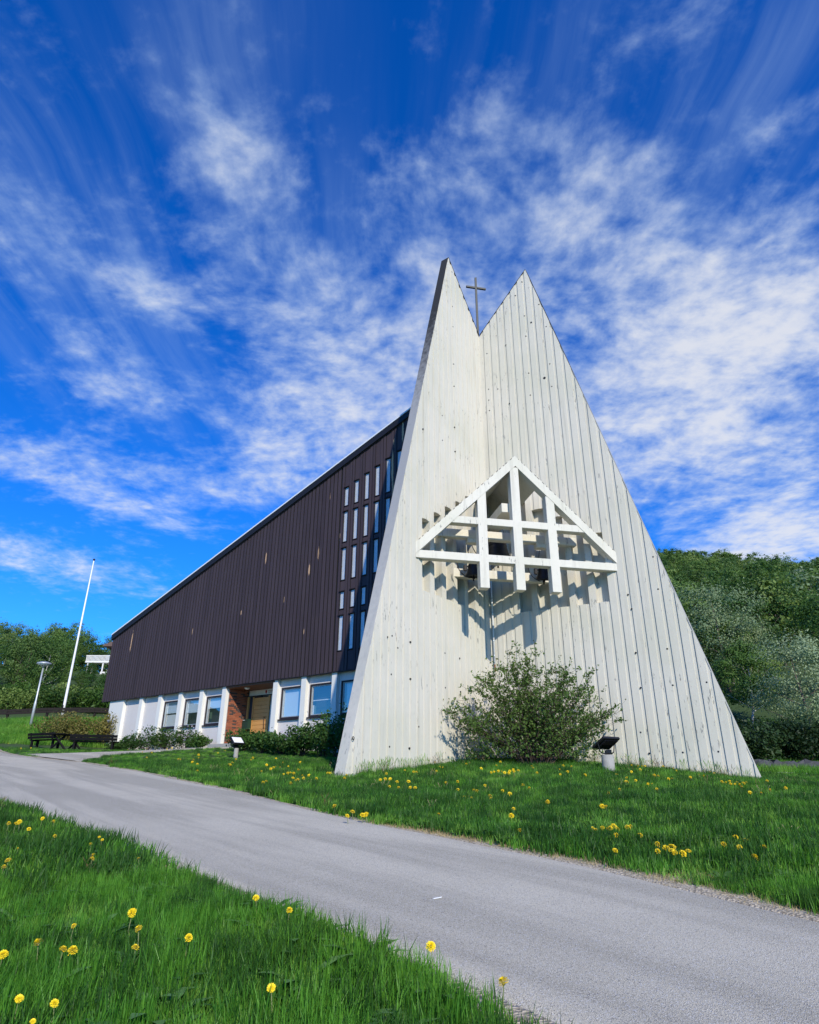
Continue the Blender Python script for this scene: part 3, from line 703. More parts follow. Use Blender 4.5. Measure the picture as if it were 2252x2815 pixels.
def bell(uc, o, zm, dia, tilt, label):
    c = Vector(fp(uc, zm, -o)); t = thing('church_bell', label, 'bell', c, 'bells hanging in the bell frame')
    rot = Matrix.Rotation(tilt, 3, fd3); s = dia / .6
    prof = [(.300, 0), (.292, .03), (.25, .10), (.215, .20), (.190, .32), (.178, .40), (.15, .455), (.08, .48), (.0, .485)]
    inner_p = [(.0, .44), (.12, .43), (.16, .38), (.172, .30), (.20, .18), (.24, .08), (.278, .012), (.292, -.004)]
    b = MB(); b.lathe([(r * s, z * s) for r, z in inner_p[:0]] + [(r * s, z * s) for r, z in reversed(prof)] + [(r * s, z * s) for r, z in reversed(inner_p)], c, 28, rot); b.build('bell_body', M_BRONZE, t, True)
    b = MB()
    for zz in (.055, .30, .36): b.lathe([((.277 if zz < .1 else .196 if zz < .33 else .188) * s, (zz - .008) * s), ((.284 if zz < .1 else .203 if zz < .33 else .195) * s, zz * s), ((.270 if zz < .1 else .190 if zz < .33 else .182) * s, (zz + .01) * s)], c, 28, rot)
    b.build('moulding', M_BRONZE, t, True)
    b = MB(); top = c + rot @ Vector((0, 0, .485 * s))
    b.cbox(top + Vector((0, 0, .05)), fd3 * (.30 * s), fn3 * .06, Vector((0, 0, .07)), .01); b.build('headstock', M_IRON, t)
    b = MB(); b.tube([c + rot @ Vector((0, 0, .40 * s)), c + rot @ Vector((0, 0, .02 * s)), c + rot @ Vector((0, 0, -.16 * s))], [.015, .018, .03], 8)
    b.lathe([(.0, -.05 * s), (.04 * s, -.03 * s), (.05 * s, 0), (.035 * s, .04 * s), (.0, .05 * s)], c + rot @ Vector((0, 0, -.06 * s)), 10); b.build('clapper', M_IRON, t, True)
    b = MB(); hc = c + Vector((0, 0, .42 * s)) - fd3 * .06 * s
    arc = [hc + (fd3 * -math.cos(a) + Vector((0, 0, -math.sin(a)))) * (.52 * s) + fn3 * .08 for a in np.linspace(R_(-8), R_(78), 12)]; b.tube(arc, .014, 6); b.build('striker_arc', M_IRON, t)
    for sg in (-1, 1): b = MB(); b.tube([top + fd3 * (sg * .20 * s) + Vector((0, 0, .1)), top + fd3 * (sg * .13) + Vector((0, 0, .52 if dia < .8 else .62))], .011, 6); b.build('hanger_rod', M_IRON, t)
    b = MB(); b.cbox(c + Vector((0, 0, .26 * s)) - fd3 * (.30 * s) + fn3 * .05, fd3 * .05, fn3 * .05, Vector((0, 0, .10)), .01); b.cbox(c + Vector((0, 0, .34 * s)) - fd3 * (.22 * s), fd3 * .10, fn3 * .03, Vector((0, 0, .02)), .006); b.build('striker_motor', M_IRON, t)
    return t
bell(2.10, .97, 6.22, .58, .10, 'small dark bronze bell hanging on the side of the frame nearer the dark hall')
bell(3.22, 1.75, 7.10, 1.0, 0.0, 'largest dark bronze bell hanging in the middle of the frame')
bell(4.52, .97, 6.26, .58, .22, 'small dark bronze bell tipped forward on the floodlight side of the frame')

# cross on the fold
cx = fold(-.14, 0); cb_ = Vector((cx[0], cx[1], 17.3)); t = thing('roof_cross', 'slender metal cross standing in the notch between the two white peaks', 'cross', cb_)
b = MB(); b.cbox((cx[0], cx[1], 19.0), Vector((.045, 0, 0)), Vector((0, .045, 0)), Vector((0, 0, 1.72)), .006); b.build('upright', M_CROSS, t)
b = MB()
for s_ in (-1, 1): b.cbox(Vector((cx[0], cx[1], 20.16)) + fd3 * (s_ * .245), fd3 * .20, fn3 * .04, Vector((0, 0, .045)), .006)
b.build('crossbar', M_CROSS, t)

# ------------------------------------------------------------------ the church hall behind
hall = thing('church_hall', 'long church hall with sloping roofline, dark vertical boards above a white plinth', 'church', npt(7, gz(*npt(7, 0)[:2])))
def nbox(name, u0, u1, z0, z1, o0, o1, mat, parent=hall, ch=0.0):
    b = MB(); c = npt((u0 + u1) / 2, (z0 + z1) / 2, (o0 + o1) / 2); A = (Vector((*ND, 0)) * ((u1 - u0) / 2), Vector((*NN, 0)) * ((o1 - o0) / 2), Vector((0, 0, (z1 - z0) / 2)))
    (b.cbox(c, *A, ch) if ch else b.box(c, *A)); return b.build(name, mat, parent)
def npane(name, u0, u1, z0, z1, o, mat, parent):
    b = MB(); b.add([npt(u1, z0, o), npt(u0, z0, o), npt(u0, z1, o), npt(u1, z1, o)], [(0, 1, 2, 3)]); return b.build(name, mat, parent)
def roofz(u): return 8.36 + (20.41 - u) * .3184
CL_B = 4.40; U_L, U_R = 20.20, -6.66
# body (inside mass), gable returns and roof
poly = [(U_R, CL_B + .02), (U_L - .06, CL_B + .02), (U_L - .06, roofz(U_L) - .36), (U_R, roofz(U_R) - .36)]
b = MB(); b.prism([npt(u, z, -.06) for u, z in poly], [npt(u, z, -9) for u, z in poly]); b.build('wall_core', M_FASCIA, hall)
poly = [(U_R, roofz(U_R) - .335), (U_L + .12, roofz(U_L + .12) - .335), (U_L + .12, roofz(U_L + .12) - .03), (U_R, roofz(U_R) - .03)]
b = MB(); b.prism([npt(u, z, .10) for u, z in poly], [npt(u, z, .05) for u, z in poly]); b.build('fascia', M_FASCIA, hall)
poly = [(U_R, roofz(U_R) - .028), (U_L + .14, roofz(U_L + .14) - .028), (U_L + .14, roofz(U_L + .14) + .045), (U_R, roofz(U_R) + .045)]
b = MB(); b.prism([npt(u, z, .125) for u, z in poly], [npt(u, z, -.10) for u, z in poly]); b.build('roof_flashing', M_FLASH, hall)
poly = [(U_R, roofz(U_R) - .34), (U_L + .12, roofz(U_L + .12) - .34), (U_L + .12, roofz(U_L + .12) - .02), (U_R, roofz(U_R) - .02)]
b = MB(); b.prism([npt(u, z, .045) for u, z in poly], [npt(u, z, -9.1) for u, z in poly]); b.build('roof', M_ROOF, hall)
# backing boards and raised boards
ROWS = [(12.00, None), (10.20, 11.74), (8.38, 9.93), (7.06, 7.87), (5.24, 6.79)]
WCOL = [.92 - .635 * i for i in range(8)]
def row_spans(u): return [(z0, z1 if z1 else 12.98 + .29 * (.92 - u)) for z0, z1 in ROWS]
def board(uc, hw, z0, z1, o1, slope=True):
    zt0, zt1 = (roofz(uc - hw) - .338, roofz(uc + hw) - .338) if z1 is None else (z1, z1)
    A = [(uc - hw, z0), (uc + hw, z0), (uc + hw, zt1), (uc - hw, zt0)]
    bk = .012
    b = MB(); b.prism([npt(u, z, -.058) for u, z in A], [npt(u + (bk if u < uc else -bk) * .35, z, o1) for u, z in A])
    b.mi = [1, 0] + [1] * (len(b.f) - 2); return b.build('cladding_board', [M_BOARD, M_FASCIA], hall)  # darkness of the gaps is put into the colour of the side faces
uc = U_L - .10; i = 0; r3 = np.random.default_rng(21)
while uc > 1.34:
    jz = r3.uniform(-.012, .012)
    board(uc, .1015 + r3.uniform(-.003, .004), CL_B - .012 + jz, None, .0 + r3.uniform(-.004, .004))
    uc -= .249; i += 1
edge_u = uc + .249 - .125 - .056
for ci, wc in enumerate(WCOL):
    for off, hw in ((.3175 + .085, .072), (.3175 - .085, .072)):       # two boards between window columns
        u_ = wc + off
        if ci == 0 and u_ > 1.27: continue
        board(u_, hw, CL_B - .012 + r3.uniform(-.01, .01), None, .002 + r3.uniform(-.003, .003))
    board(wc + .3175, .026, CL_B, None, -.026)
    if ci < 6 :
        sp = row_spans(wc)
        edges = [CL_B + .004] + sum([[a, b_] for a, b_ in reversed(sp)], []) + [None]
        for j in range(0, len(edges), 2):
            z0, z1 = edges[j], edges[j + 1]
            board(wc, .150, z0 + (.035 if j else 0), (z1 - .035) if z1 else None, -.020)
        for (z0, z1) in sp:
            fr = MB(); hw = .148
            for (ua, ub, za, zb) in ((wc - hw, wc - hw + .028, z0, z1), (wc + hw - .028, wc + hw, z0, z1), (wc - hw + .028, wc + hw - .028, z0, z0 + .03), (wc - hw + .028, wc + hw - .028, z1 - .03, z1)):
                fr.box(npt((ua + ub) / 2, (za + zb) / 2, -.022), Vector((*ND, 0)) * ((ub - ua) / 2), Vector((*NN, 0)) * .028, Vector((0, 0, (zb - za) / 2)))
            wdw = fr.build('narrow_window', M_TRIM, hall)
            npane('pane', wc - hw + .026, wc + hw - .026, z0 + .026, z1 - .026, -.030, M_GLASSN, wdw)
            nbox('inner_panel', wc - hw + .024, wc + hw - .024, z0 + .024, z1 - .024, -.054, -.042, M_BLINDN, wdw)
            b = MB(); b.prism([npt(wc - hw - .02, z1 - .005, .055), npt(wc + hw + .02, z1 - .005, .055), npt(wc + hw + .02, z1 + .045, .012), npt(wc - hw - .02, z1 + .045, .012)],
                              [npt(wc - hw - .02, z1 - .012, -.05), npt(wc + hw + .02, z1 - .012, -.05), npt(wc + hw + .02, z1 + .04, -.05), npt(wc - hw - .02, z1 + .04, -.05)]); b.build('drip_board', M_TRIM, wdw)
    else:
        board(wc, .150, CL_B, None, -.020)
nbox('corner_board', U_L - .02, U_L + .05, CL_B - .01, roofz(U_L) - .33, -.20, .014, M_BOARD)
nbox('drip_edge', U_R, U_L + .04, CL_B - .040, CL_B - .014, -.055, .004, M_TRIM)
# soffit under the overhang
nbox('soffit', U_R, U_L - .06, CL_B - .012, CL_B + .018, -.40, -.058, M_TRIM)
# plinth walls, pilasters, windows
PO_, WO_ = -.08, -.27
PIL = [16.28, 14.42, 12.54, 10.70, 8.86, 5.10, 3.24, 1.36, -.52, -2.40, -4.28]
def base_z(u): return gz(*npt(u, 0, .3)[:2]) - .35
nbox('corner_block', 17.92, 19.42, base_z(18), CL_B - .014, -6, PO_, M_PIL)
for p in PIL:
    b = MB(); z0 = base_z(p); A = [(p - .30, z0), (p, z0), (p, CL_B - .014), (p - .30, CL_B - .014)]
    b.prism([npt(u, z, WO_ - .1) for u, z in A], [npt(u, z, PO_) for u, z in A]); b.build('pilaster', M_PIL, hall)
def wall_panel(u0, u1, win=None):
    z0 = base_z((u0 + u1) / 2)
    if win is None: return nbox('wall_panel', u0, u1, z0, CL_B - .014, WO_ - .2, WO_, M_ROUGH)
    ua, ub, za, zb = win; b = MB()
    for (p, q, r, s_) in ((u0, u1, z0, za), (u0, u1, zb, CL_B - .014), (u0, ua, za, zb), (ub, u1, za, zb)):
        if q - p < .002: continue
        b.box(npt((p + q) / 2, (r + s_) / 2, WO_ - .1), Vector((*ND, 0)) * ((q - p) / 2), Vector((*NN, 0)) * .1, Vector((0, 0, (s_ - r) / 2)))
    w = b.build('wall_panel', M_ROUGH, hall)
    fr = MB(); t_ = .075
    for (p, q, r, s_) in ((ua, ua + t_, za, zb), (ub - t_, ub, za, zb), (ua + t_, ub - t_, za, za + t_), (ua + t_, ub - t_, zb - t_, zb)):
        fr.box(npt((p + q) / 2, (r + s_) / 2, WO_ - .045), Vector((*ND, 0)) * ((q - p) / 2), Vector((*NN, 0)) * .062, Vector((0, 0, (s_ - r) / 2)))
    wd = fr.build('window', M_TRIM, hall)
    ir = MB(); g = t_
    for (p, q, r, s_) in ((ua + g, ua + g + .035, za + g, zb - g), (ub - g - .035, ub - g, za + g, zb - g), (ua + g + .035, ub - g - .035, za + g, za + g + .035), (ua + g + .035, ub - g - .035, zb - g - .035, zb - g)):
        ir.box(npt((p + q) / 2, (r + s_) / 2, WO_ - .060), Vector((*ND, 0)) * ((q - p) / 2), Vector((*NN, 0)) * .040, Vector((0, 0, (s_ - r) / 2)))
    ir.build('sash', M_STEEL, wd)
    npane('pane', ua + g + .03, ub - g - .03, za + g + .03, zb - g - .03, WO_ - .060, M_GLASS, wd)
    nbox('sill', ua - .05, ub + .05, za - .055, za - .004, WO_ - .05, WO_ + .085, M_TRIM, wd)
    nbox('interior', ua + .02, ub - .02, za + .02, zb - .02, WO_ - .42, WO_ - .40, M_INSIDE, wd)
    return wd, (ua + g, ub - g, za + g, zb - g)
bounds = [17.92] + PIL
def curtain(wd, u0, u1, z0, z1, mat, o=WO_ - .15, wave=.012):
    n = max(6, int((u1 - u0) / .03)); us = np.linspace(u0, u1, n); A = [npt(u, z0, o + wave * math.sin(u * 55)) for u in us]; B_ = [npt(u, z1, o + wave * math.sin(u * 55)) for u in us]
    b = MB(); b.add(A + B_, [(i, i + 1, n + i + 1, n + i) for i in range(n - 1)]); return b.build('curtain' if wave > .003 else 'roller_blind', mat, wd, True)
for i in range(len(bounds) - 1):
    u1 = bounds[i] - (0 if i == 0 else .30); u0 = bounds[i + 1]
    if abs(u0 - 5.10) < .01: continue                       # the door recess
    if i < 2 or u0 < -1: wall_panel(u0, u1); continue
    res = wall_panel(u0, u1, (u0 + .045, u1 - .10, 2.64, 4.02)); wd, (a, b_, za, zb) = res
    if i == 2: curtain(wd, a + .02, b_ - .02, za, zb - .62, M_CURTAIN); curtain(wd, a, b_, zb - .55, zb, M_BLIND, WO_ - .12, .0)
    if i == 3: curtain(wd, a, b_, zb - .62, zb, M_BLIND, WO_ - .12, .0); curtain(wd, b_ - .14, b_, za, zb, M_CURTAIN)
    if i == 4: curtain(wd, a, b_, zb - .50, zb, M_BLIND, WO_ - .12, .0)
    if i == 6: curtain(wd, a, b_, za + .05, zb, M_BLIND, WO_ - .12, .0)
    if i == 7: curtain(wd, b_ - .10, b_, za, zb - .8, M_CURTAIN); nbox('roller_blind', a, b_, za + .60, za + .64, WO_ - .13, WO_ - .12, M_WHITE, wd)
    if i == 8: curtain(wd, b_ - .42, b_ - .10, za, zb, M_CURTAIN)
# door recess
RD = -1.45; zf = 1.60
nbox('recess_back', 5.10, 8.46, zf - .4, CL_B - .02, RD - .2, RD, M_PIL)
nbox('recess_side', 4.80, 5.10, zf - .4, CL_B - .02, RD, WO_ - .1, M_PIL)
nbox('recess_ceiling', 5.0, 8.58, CL_B - .12, CL_B - .045, RD, -.07, M_SOFFIT)
nbox('recess_floor', 5.0, 8.58, zf - .5, zf + .06, RD, .6, M_CONCPOST)
bw = MB(); bw.box(npt(8.62, (zf - .4 + CL_B - .02) / 2, (RD + WO_) / 2), Vector((*ND, 0)) * .10, Vector((*NN, 0)) * ((WO_ - RD) / 2), Vector((0, 0, (CL_B - .02 - zf + .4) / 2)))
brickwall = bw.build('brick_wall', M_MORTAR, hall)
bm_full = None
CH, BLN = .0765, .235
nc = int((CL_B - .10 - zf) / CH); depth = WO_ - RD
def brick_mesh(l):
    b = MB(); b.cbox((0, 0, 0), Vector((*NN, 0)) * (l / 2), Vector((*ND, 0)) * .012, Vector((0, 0, CH / 2 - .0055)), .003); return b.mesh('brick', M_BRICK)
bm_full, bm_half = brick_mesh(BLN - .011), brick_mesh(BLN / 2 - .011)
for c in range(nc):
    z = zf + CH * (c + .5); x = 0.0; first_half = c % 2
    while x < depth - .02:
        l = BLN / 2 if (first_half and x == 0) else BLN
        if x + l > depth + .005: l = BLN / 2
        if x + l > depth + .02: break
        o = link('brick', bm_full if l == BLN else bm_half, brickwall)
        o.location = npt(8.517 + random.uniform(-.0015, .0015), z, WO_ - x - l / 2); x += l
# door and its surroundings
dr = nbox('door', 6.80, 8.02, zf + .06, 3.95, RD + .005, RD + .03, M_TRIM)
pz = np.linspace(zf + .08, 3.90, 13)
for j in range(12): nbox('plank', 6.88, 7.98, pz[j] + .004, pz[j + 1] - .004, RD + .028, RD + .060 + .004 * (j % 3), M_DOOR, dr, .004)
for ua, ub in ((6.80, 6.875), (7.985, 8.05)): nbox('door_frame', ua, ub, zf + .06, 3.96, RD + .03, RD + .085, M_DOOR, dr)
hb = MB(); hb.tube([npt(7.03, 2.40, RD + .12), npt(7.06, 2.97, RD + .12)], .014, 8)
for zz in (2.45, 2.92): hb.tube([npt(7.03 + (zz - 2.40) * .05, zz, RD + .06), npt(7.03 + (zz - 2.40) * .05, zz, RD + .12)], .010, 6)
hb.build('handle', M_IRON, dr, True)
nbox('door_closer', 7.40, 7.78, 3.92, 4.01, RD + .01, RD + .10, M_IRON, dr, .01)
nbox('side_light', 8.05, 8.33, zf + .06, 3.96, RD + .004, RD + .03, M_INSIDE, dr)
nbox('door_frame', 8.33, 8.45, zf + .06, 3.97, RD + .004, RD + .10, M_DOOR, dr)
nbox('lintel', 6.75, 8.45, 3.965, 4.02, RD + .004, RD + .05, M_TRIM, dr)
# ceiling lamp of the porch
cl = thing('porch_lamp', 'round white glass lamp on the wooden porch ceiling over the door', 'lamp', npt(7.55, CL_B - .12, -.55))
b = MB(); b.lathe([(.0, -.085), (.07, -.075), (.12, -.045), (.14, 0), (.14, .0)], npt(7.55, CL_B - .12, -.55), 18); b.build('glass_dome', M_WHITE, cl, True)
b = MB(); b.lathe([(.15, -.012), (.15, .0)], npt(7.55, CL_B - .121, -.55), 18); b.build('mount_ring', M_STEEL, cl)
# sign over the door: white plate, red shield and two grey lines
sg = thing('door_sign', 'white sign with a red shield and grey lettering above the wooden door', 'sign', npt(6.98, 4.1, RD + .01))
nbox('plate', 6.56, 7.28, 3.995 + .03, 4.27, RD + .003, RD + .018, M_WHITE, sg)
b = MB(); sh = [(-.062, .085), (.062, .085), (.062, -.01), (.035, -.062), (0, -.092), (-.035, -.062), (-.062, -.01)]
b.prism([npt(7.17 - x, 4.145 + z, RD + .017) for x, z in sh], [npt(7.17 - x, 4.145 + z, RD + .022) for x, z in sh]); b.build('shield', M_SIGNRED, sg)
b = MB(); b.prism([npt(7.17 - x * .35, 4.15 + z * .55, RD + .022) for x, z in sh], [npt(7.17 - x * .35, 4.15 + z * .55, RD + .025) for x, z in sh]); b.build('shield_charge', simple('sign_dark_red', (.16, .015, .02), .5), sg)
for zz, l in ((4.185, .36), (4.115, .40)):
    b = MB(); x = 0
    while x < l:
        wl = random.uniform(.018, .034); b.box(npt(7.04 - x - wl / 2, zz, RD + .020), Vector((*ND, 0)) * (wl / 2), Vector((*NN, 0)) * .002, Vector((0, 0, .014 + random.uniform(-.003, .006)))); x += wl + .010
    b.build('lettering', M_SIGNGREY, sg)
# mailbox and flower pot
mbx = thing('mailbox', 'dark green metal mailbox on the wooden post beside the door', 'mailbox', npt(8.22, 2.4, RD + .10))
b = MB(); prof = [(.0, 2.42), (.22, 2.42), (.22, 2.84), (.12, 2.90), (.0, 2.90)]
b.prism([npt(8.40, z, RD + .11 + o) for o, z in prof], [npt(7.98, z, RD + .11 + o) for o, z in prof]); b.build('box_body', M_GREENBOX, mbx)
nbox('flap', 7.97, 8.41, 2.80, 2.825, RD + .33, RD + .345, M_GREENBOX, mbx)
nbox('letter_slot', 8.22, 8.36, 2.835, 2.85, RD + .30, RD + .335, M_WHITE, mbx)
def leaf_cloud(c, rad, n, size, seed, squash=1.0, up=.4):
    r = np.random.default_rng(seed); p = r.normal(size=(n, 3)); p /= np.linalg.norm(p, axis=1)[:, None]; p *= (r.random(n) ** .45)[:, None]; p *= np.array(rad); p += np.array(c)
    return leaves(p, size, r, up)
def leaves(p, size, r, up=.4, asp=.5, out=None):
    n = len(p); nr = r.normal(size=(n, 3)); nr[:, 2] += up * 2
    if out is not None: nr = nr * .55 + out * 1.25
    nr /= np.linalg.norm(nr, axis=1)[:, None]
    a = np.cross(nr, r.normal(size=(n, 3))); a /= np.linalg.norm(a, axis=1)[:, None] + 1e-9; b = np.cross(nr, a)
    s = (size * (.6 + .8 * r.random(n)))[:, None]
    return np.stack([p - a * s * .5, p + b * s * .5 * asp + a * s * .05, p + a * s * .5, p - b * s * .5 * asp + a * s * .05], 1)
fpz = zf + .06; fpl = npt(6.30, fpz, -.40)
pot = thing('flower_pot', 'pale pot of white and pink flowers on the doorstep', 'flower pot', fpl)
b = MB(); b.lathe([(.0, 0), (.14, 0), (.19, .22), (.20, .24), (.17, .24), (.16, .20), (.0, .20)], fpl, 16); b.build('pot', M_CONCPOST, pot, True)
link('white_flowers', quadmesh('white_flowers', leaf_cloud((fpl[0], fpl[1], fpl[2] + .24), (.30, .30, .12), 320, .07, 3), 4, M_WHITEPET), pot)
link('pink_flowers', quadmesh('pink_flowers', leaf_cloud((fpl[0] + .02, fpl[1], fpl[2] + .42), (.17, .17, .09), 170, .06, 4), 4, M_PINK), pot)
link('leaves', quadmesh('leaves', leaf_cloud((fpl[0], fpl[1], fpl[2] + .27), (.26, .26, .12), 140, .08, 5), 4, M_HEDGE), pot)

# ------------------------------------------------------------------ floodlights
M_LENS = simple('floodlight_glass', (.82, .84, .86), .12, var=.02)
def floodlight(x, y, az, el, w, l, pr, zp, zc, label):
    g = gz(x, y); t = thing('floodlight', label, 'floodlight', (x, y, g), 'floodlights on the lawn')
    b = MB(); b.lathe([(pr * .98, g - .3), (pr, g), (pr * .97, zp - .02), (pr * .90, zp), (.0, zp)], (x, y, 0), 20); b.build('concrete_post', M_CONCPOST, t, True)
    n = Vector((math.sin(az) * math.cos(el), math.cos(az) * math.cos(el), math.sin(el))); wv = Vector((math.cos(az), -math.sin(az), 0)); lv = n.cross(wv)
    c = Vector((x, y, zc))
    b = MB(); b.cbox(c, wv * (w / 2), lv * (l / 2), n * .035, .012); hs = b.build('housing', M_BLACK, t)
    b = MB()
    for k in range(-4, 5): b.box(c - n * .055 + wv * (k * w / 11), wv * .006, lv * (l * .40), n * .022)
    b.build('cooling_fin', M_BLACK, hs)
    b = MB(); b.box(c + n * .0365, wv * (w / 2 - .05), lv * (l / 2 - .05), n * .003); b.build('lens', M_LENS, hs)
    b = MB(); low = Vector((x, y, zp + .035))
    for s_ in (-1, 1): b.tube([c + wv * (s_ * (w / 2 + .012)), low + wv * (s_ * w * .42) + Vector((0, 0, .04)), low + wv * (s_ * w * .30)], .016, 6)
    b.tube([low - wv * (w * .30), low + wv * (w * .30)], .016, 6); b.build('bracket', M_BLACK, t)
    b = MB(); b.cbox(low + wv * .05 + Vector((0, 0, .03)), wv * .10, lv * .04, Vector((0, 0, .05)), .01); b.build('junction_box', M_BLACK, t)
floodlight(5.28, 18.3, R_(-32), R_(60), .62, .50, .165, .74, 1.04, 'black floodlight on a thick concrete post beside the twiggy shrub')
floodlight(-6.36, 25.5, R_(134), R_(50), .50, .40, .085, 1.19, 1.45, 'black floodlight with a white lens on a thin post near the church door')

# ------------------------------------------------------------------ benches and picnic table
def bench(cx_, cy_, az, L, label):
    g = gz(cx_, cy_); t = thing('park_bench', label, 'bench', (cx_, cy_, g), 'benches by the church corner')
    X_ = Vector((math.cos(az), math.sin(az), 0)); Y_ = Vector((-math.sin(az), math.cos(az), 0)); Z_ = Vector((0, 0, 1)); c = Vector((cx_, cy_, g))
    def bx(nm, o, a, b_, d): m = MB(); m.cbox(c + X_ * o[0] + Y_ * o[1] + Z_ * o[2], a, b_, d, .006); m.build(nm, M_BLACKWOOD, t)
    for k in range(3): bx('seat_slat', (0, .06 + k * .15, .43), X_ * (L / 2), Y_ * .066, Z_ * .022)
    bt = (Y_ * -.26 + Z_).normalized(); bn = X_.cross(bt)
    for k, zz in enumerate((.53, .67)): bx('back_slat', (0, -.055 - .26 * (zz - .43), zz), X_ * (L / 2), bn * .020, bt * .062)
    for s_ in (-1, 1):
        x = s_ * (L / 2 - .22)
        bx('leg', (x, .33, .20), X_ * .045, Y_ * .05, Z_ * .21); bx('leg', (x, .02, .20), X_ * .045, Y_ * .05, Z_ * .21)
        bx('back_support', (x, -.080, .56), X_ * .03, bn * .028, bt * .20); bx('seat_bearer', (x, .19, .39), X_ * .04, Y_ * .22, Z_ * .02)
bench(-15.25, 33.25, R_(13), 2.15, 'black wooden bench in front of the white corner of the church')
bench(-17.9, 33.55, R_(-24), 1.9, 'black wooden bench nearest the street lamp by the grassy bank')
tx, ty = -16.62, 33.45; g = gz(tx, ty); t = thing('picnic_table', 'black wooden picnic table with crossed legs between the two benches', 'table', (tx, ty, g))
X_ = Vector((.16, .987, 0)).normalized(); Y_ = Vector((-X_.y, X_.x, 0)); c = Vector((tx, ty, g))
for k in range(5): m = MB(); m.cbox(c + Y_ * ((k - 2) * .15) + Vector((0, 0, .70)), X_ * .88, Y_ * .068, Vector((0, 0, .022)), .006); m.build('table_plank', M_BLACKWOOD, t)
for s_ in (-1, 1):
    for q in (-1, 1):
        m = MB(); m.tube([c + X_ * (s_ * .62 + q * .03) + Y_ * (q * .44) + Vector((0, 0, -.02)), c + X_ * (s_ * .62 + q * .03) - Y_ * (q * .30) + Vector((0, 0, .68))], .052, 4); m.build('leg', M_BLACKWOOD, t)

# ------------------------------------------------------------------ street lamp, flagpole, fence
lx, ly = -21.67, 39.0; g = gz(lx, ly); t = thing('street_lamp', 'grey street lamp with a flat round head on the grassy bank', 'street lamp', (lx, ly, g))
b = MB(); b.tube([(lx, ly, g - .2), (lx, ly, 4.25), (lx, ly, 4.36), (lx, ly, 6.32)], [.078, .075, .052, .042], 14); b.build('pole', M_STEEL, t, True)
b = MB(); b.lathe([(.0, 6.60), (.18, 6.59), (.36, 6.53), (.405, 6.48), (.40, 6.45), (.20, 6.40), (.10, 6.30), (.07, 6.28), (.0, 6.28)][::-1], (lx, ly, 0), 28); b.build('lamp_head', M_STEEL, t, True)
b = MB(); b.lathe([(.37, 6.446), (.24, 6.405), (.12, 6.36)][::-1], (lx, ly, -.008), 28); b.build('diffuser', M_WHITE, t, True)
px_, py_ = -23.55, 46.0; g = gz(px_, py_); t = thing('flagpole', 'tall white tapering flagpole without a flag behind the fence', 'flagpole', (px_, py_, g))
b = MB(); b.tube([(px_, py_, g - .2), (px_, py_, g + 1.0), (px_, py_, 9.0), (px_, py_, 15.25)], [.092, .090, .066, .036], 14); b.build('pole', M_WHITEPOLE, t, True)
b = MB(); b.lathe([(.0, -.05), (.05, -.03), (.085, .03), (.075, .09), (.03, .13), (.0, .135)], (px_, py_, 15.28), 12); b.build('finial', M_IRON, t, True)
b = MB(); b.cbox((px_ - .03, py_ - .13, g + .75), .05, .02, .10, .006); b.build('cleat', M_IRON, t)
FP = [(-34.2, 39.0), (-31.2, 40.4), (-28.3, 41.7), (-25.52, 43.0), (-23.56, 44.0), (-20.92, 45.0), (-18.3, 46.0), (-15.7, 47.0)]
ftop = {3: 4.24, 4: 4.46, 5: 4.60}
fz = [ftop.get(i, gz(*p) + .86) for i, p in enumerate(FP)]
t = thing('wooden_fence', 'dark brown rail fence running along the top of the grassy bank', 'fence', (FP[3][0], FP[3][1], gz(*FP[3])))
M_FENCE = simple('dark_fence_wood', (.013, .009, .008), .85, var=.35, scale=18)
for i, p in enumerate(FP):
    zb_ = gz(*p) - .25; b = MB(); b.cbox((p[0], p[1] + .05, (zb_ + fz[i] - .02) / 2), .065, .065, (fz[i] - .02 - zb_) / 2, .01); b.build('post', M_FENCE, t)
for i in range(len(FP) - 1):
    a = Vector((FP[i][0], FP[i][1] - .06, fz[i])); c = Vector((FP[i + 1][0], FP[i + 1][1] - .06, fz[i + 1])); d_ = c - a; y_ = Vector((-d_.y, d_.x, 0)).normalized()
    for dz_ in (-.07, -.235):
        b = MB(); b.cbox((a + c) / 2 + Vector((0, 0, dz_)), d_ / 2 * .998, y_ * .02, Vector((0, 0, .075)), .005); b.build('rail', M_FENCE, t)

# ------------------------------------------------------------------ house on the slope
hs = thing('white_house', 'white house with a railed balcony half hidden by trees behind the hall', 'house', (-40, 98, gz(-40, 98)))
def hbox(nm, x0, x1, y0, y1, z0, z1, mat, parent=hs): b = MB(); b.box(((x0 + x1) / 2, (y0 + y1) / 2, (z0 + z1) / 2), (x1 - x0) / 2, (y1 - y0) / 2, (z1 - z0) / 2); return b.build(nm, mat, parent)
hbox('wall', -43.6, -34.5, 96.5, 104, 10.5, 18.35, M_HOUSEW)
b = MB(); b.prism([(-44.6, 94.6, 18.30), (-33.5, 94.6, 18.30), (-33.5, 94.6, 18.5), (-39, 94.6, 20.6), (-44.6, 94.6, 18.5)], [(-44.6, 105, 18.30), (-33.5, 105, 18.30), (-33.5, 105, 18.5), (-39, 105, 20.6), (-44.6, 105, 18.5)]); b.build('roof', M_HOUSER, hs)
bal = hbox('balcony', -46.9, -34.5, 95, 96.5, 16.0, 16.22, M_HOUSEW)
for k in range(70): hbox('baluster', -46.85 + k * .177, -46.75 + k * .177, 95.02, 95.06, 16.22, 16.95, M_HOUSEW, bal)
hbox('handrail', -46.9, -34.5, 95.0, 95.09, 16.95, 17.05, M_HOUSEW, bal)
for x in (-46.6, -44.4, -41.5, -38.5): hbox('balcony_post', x, x + .16, 95.1, 95.26, 10.5, 16.0, M_HOUSEW, bal)
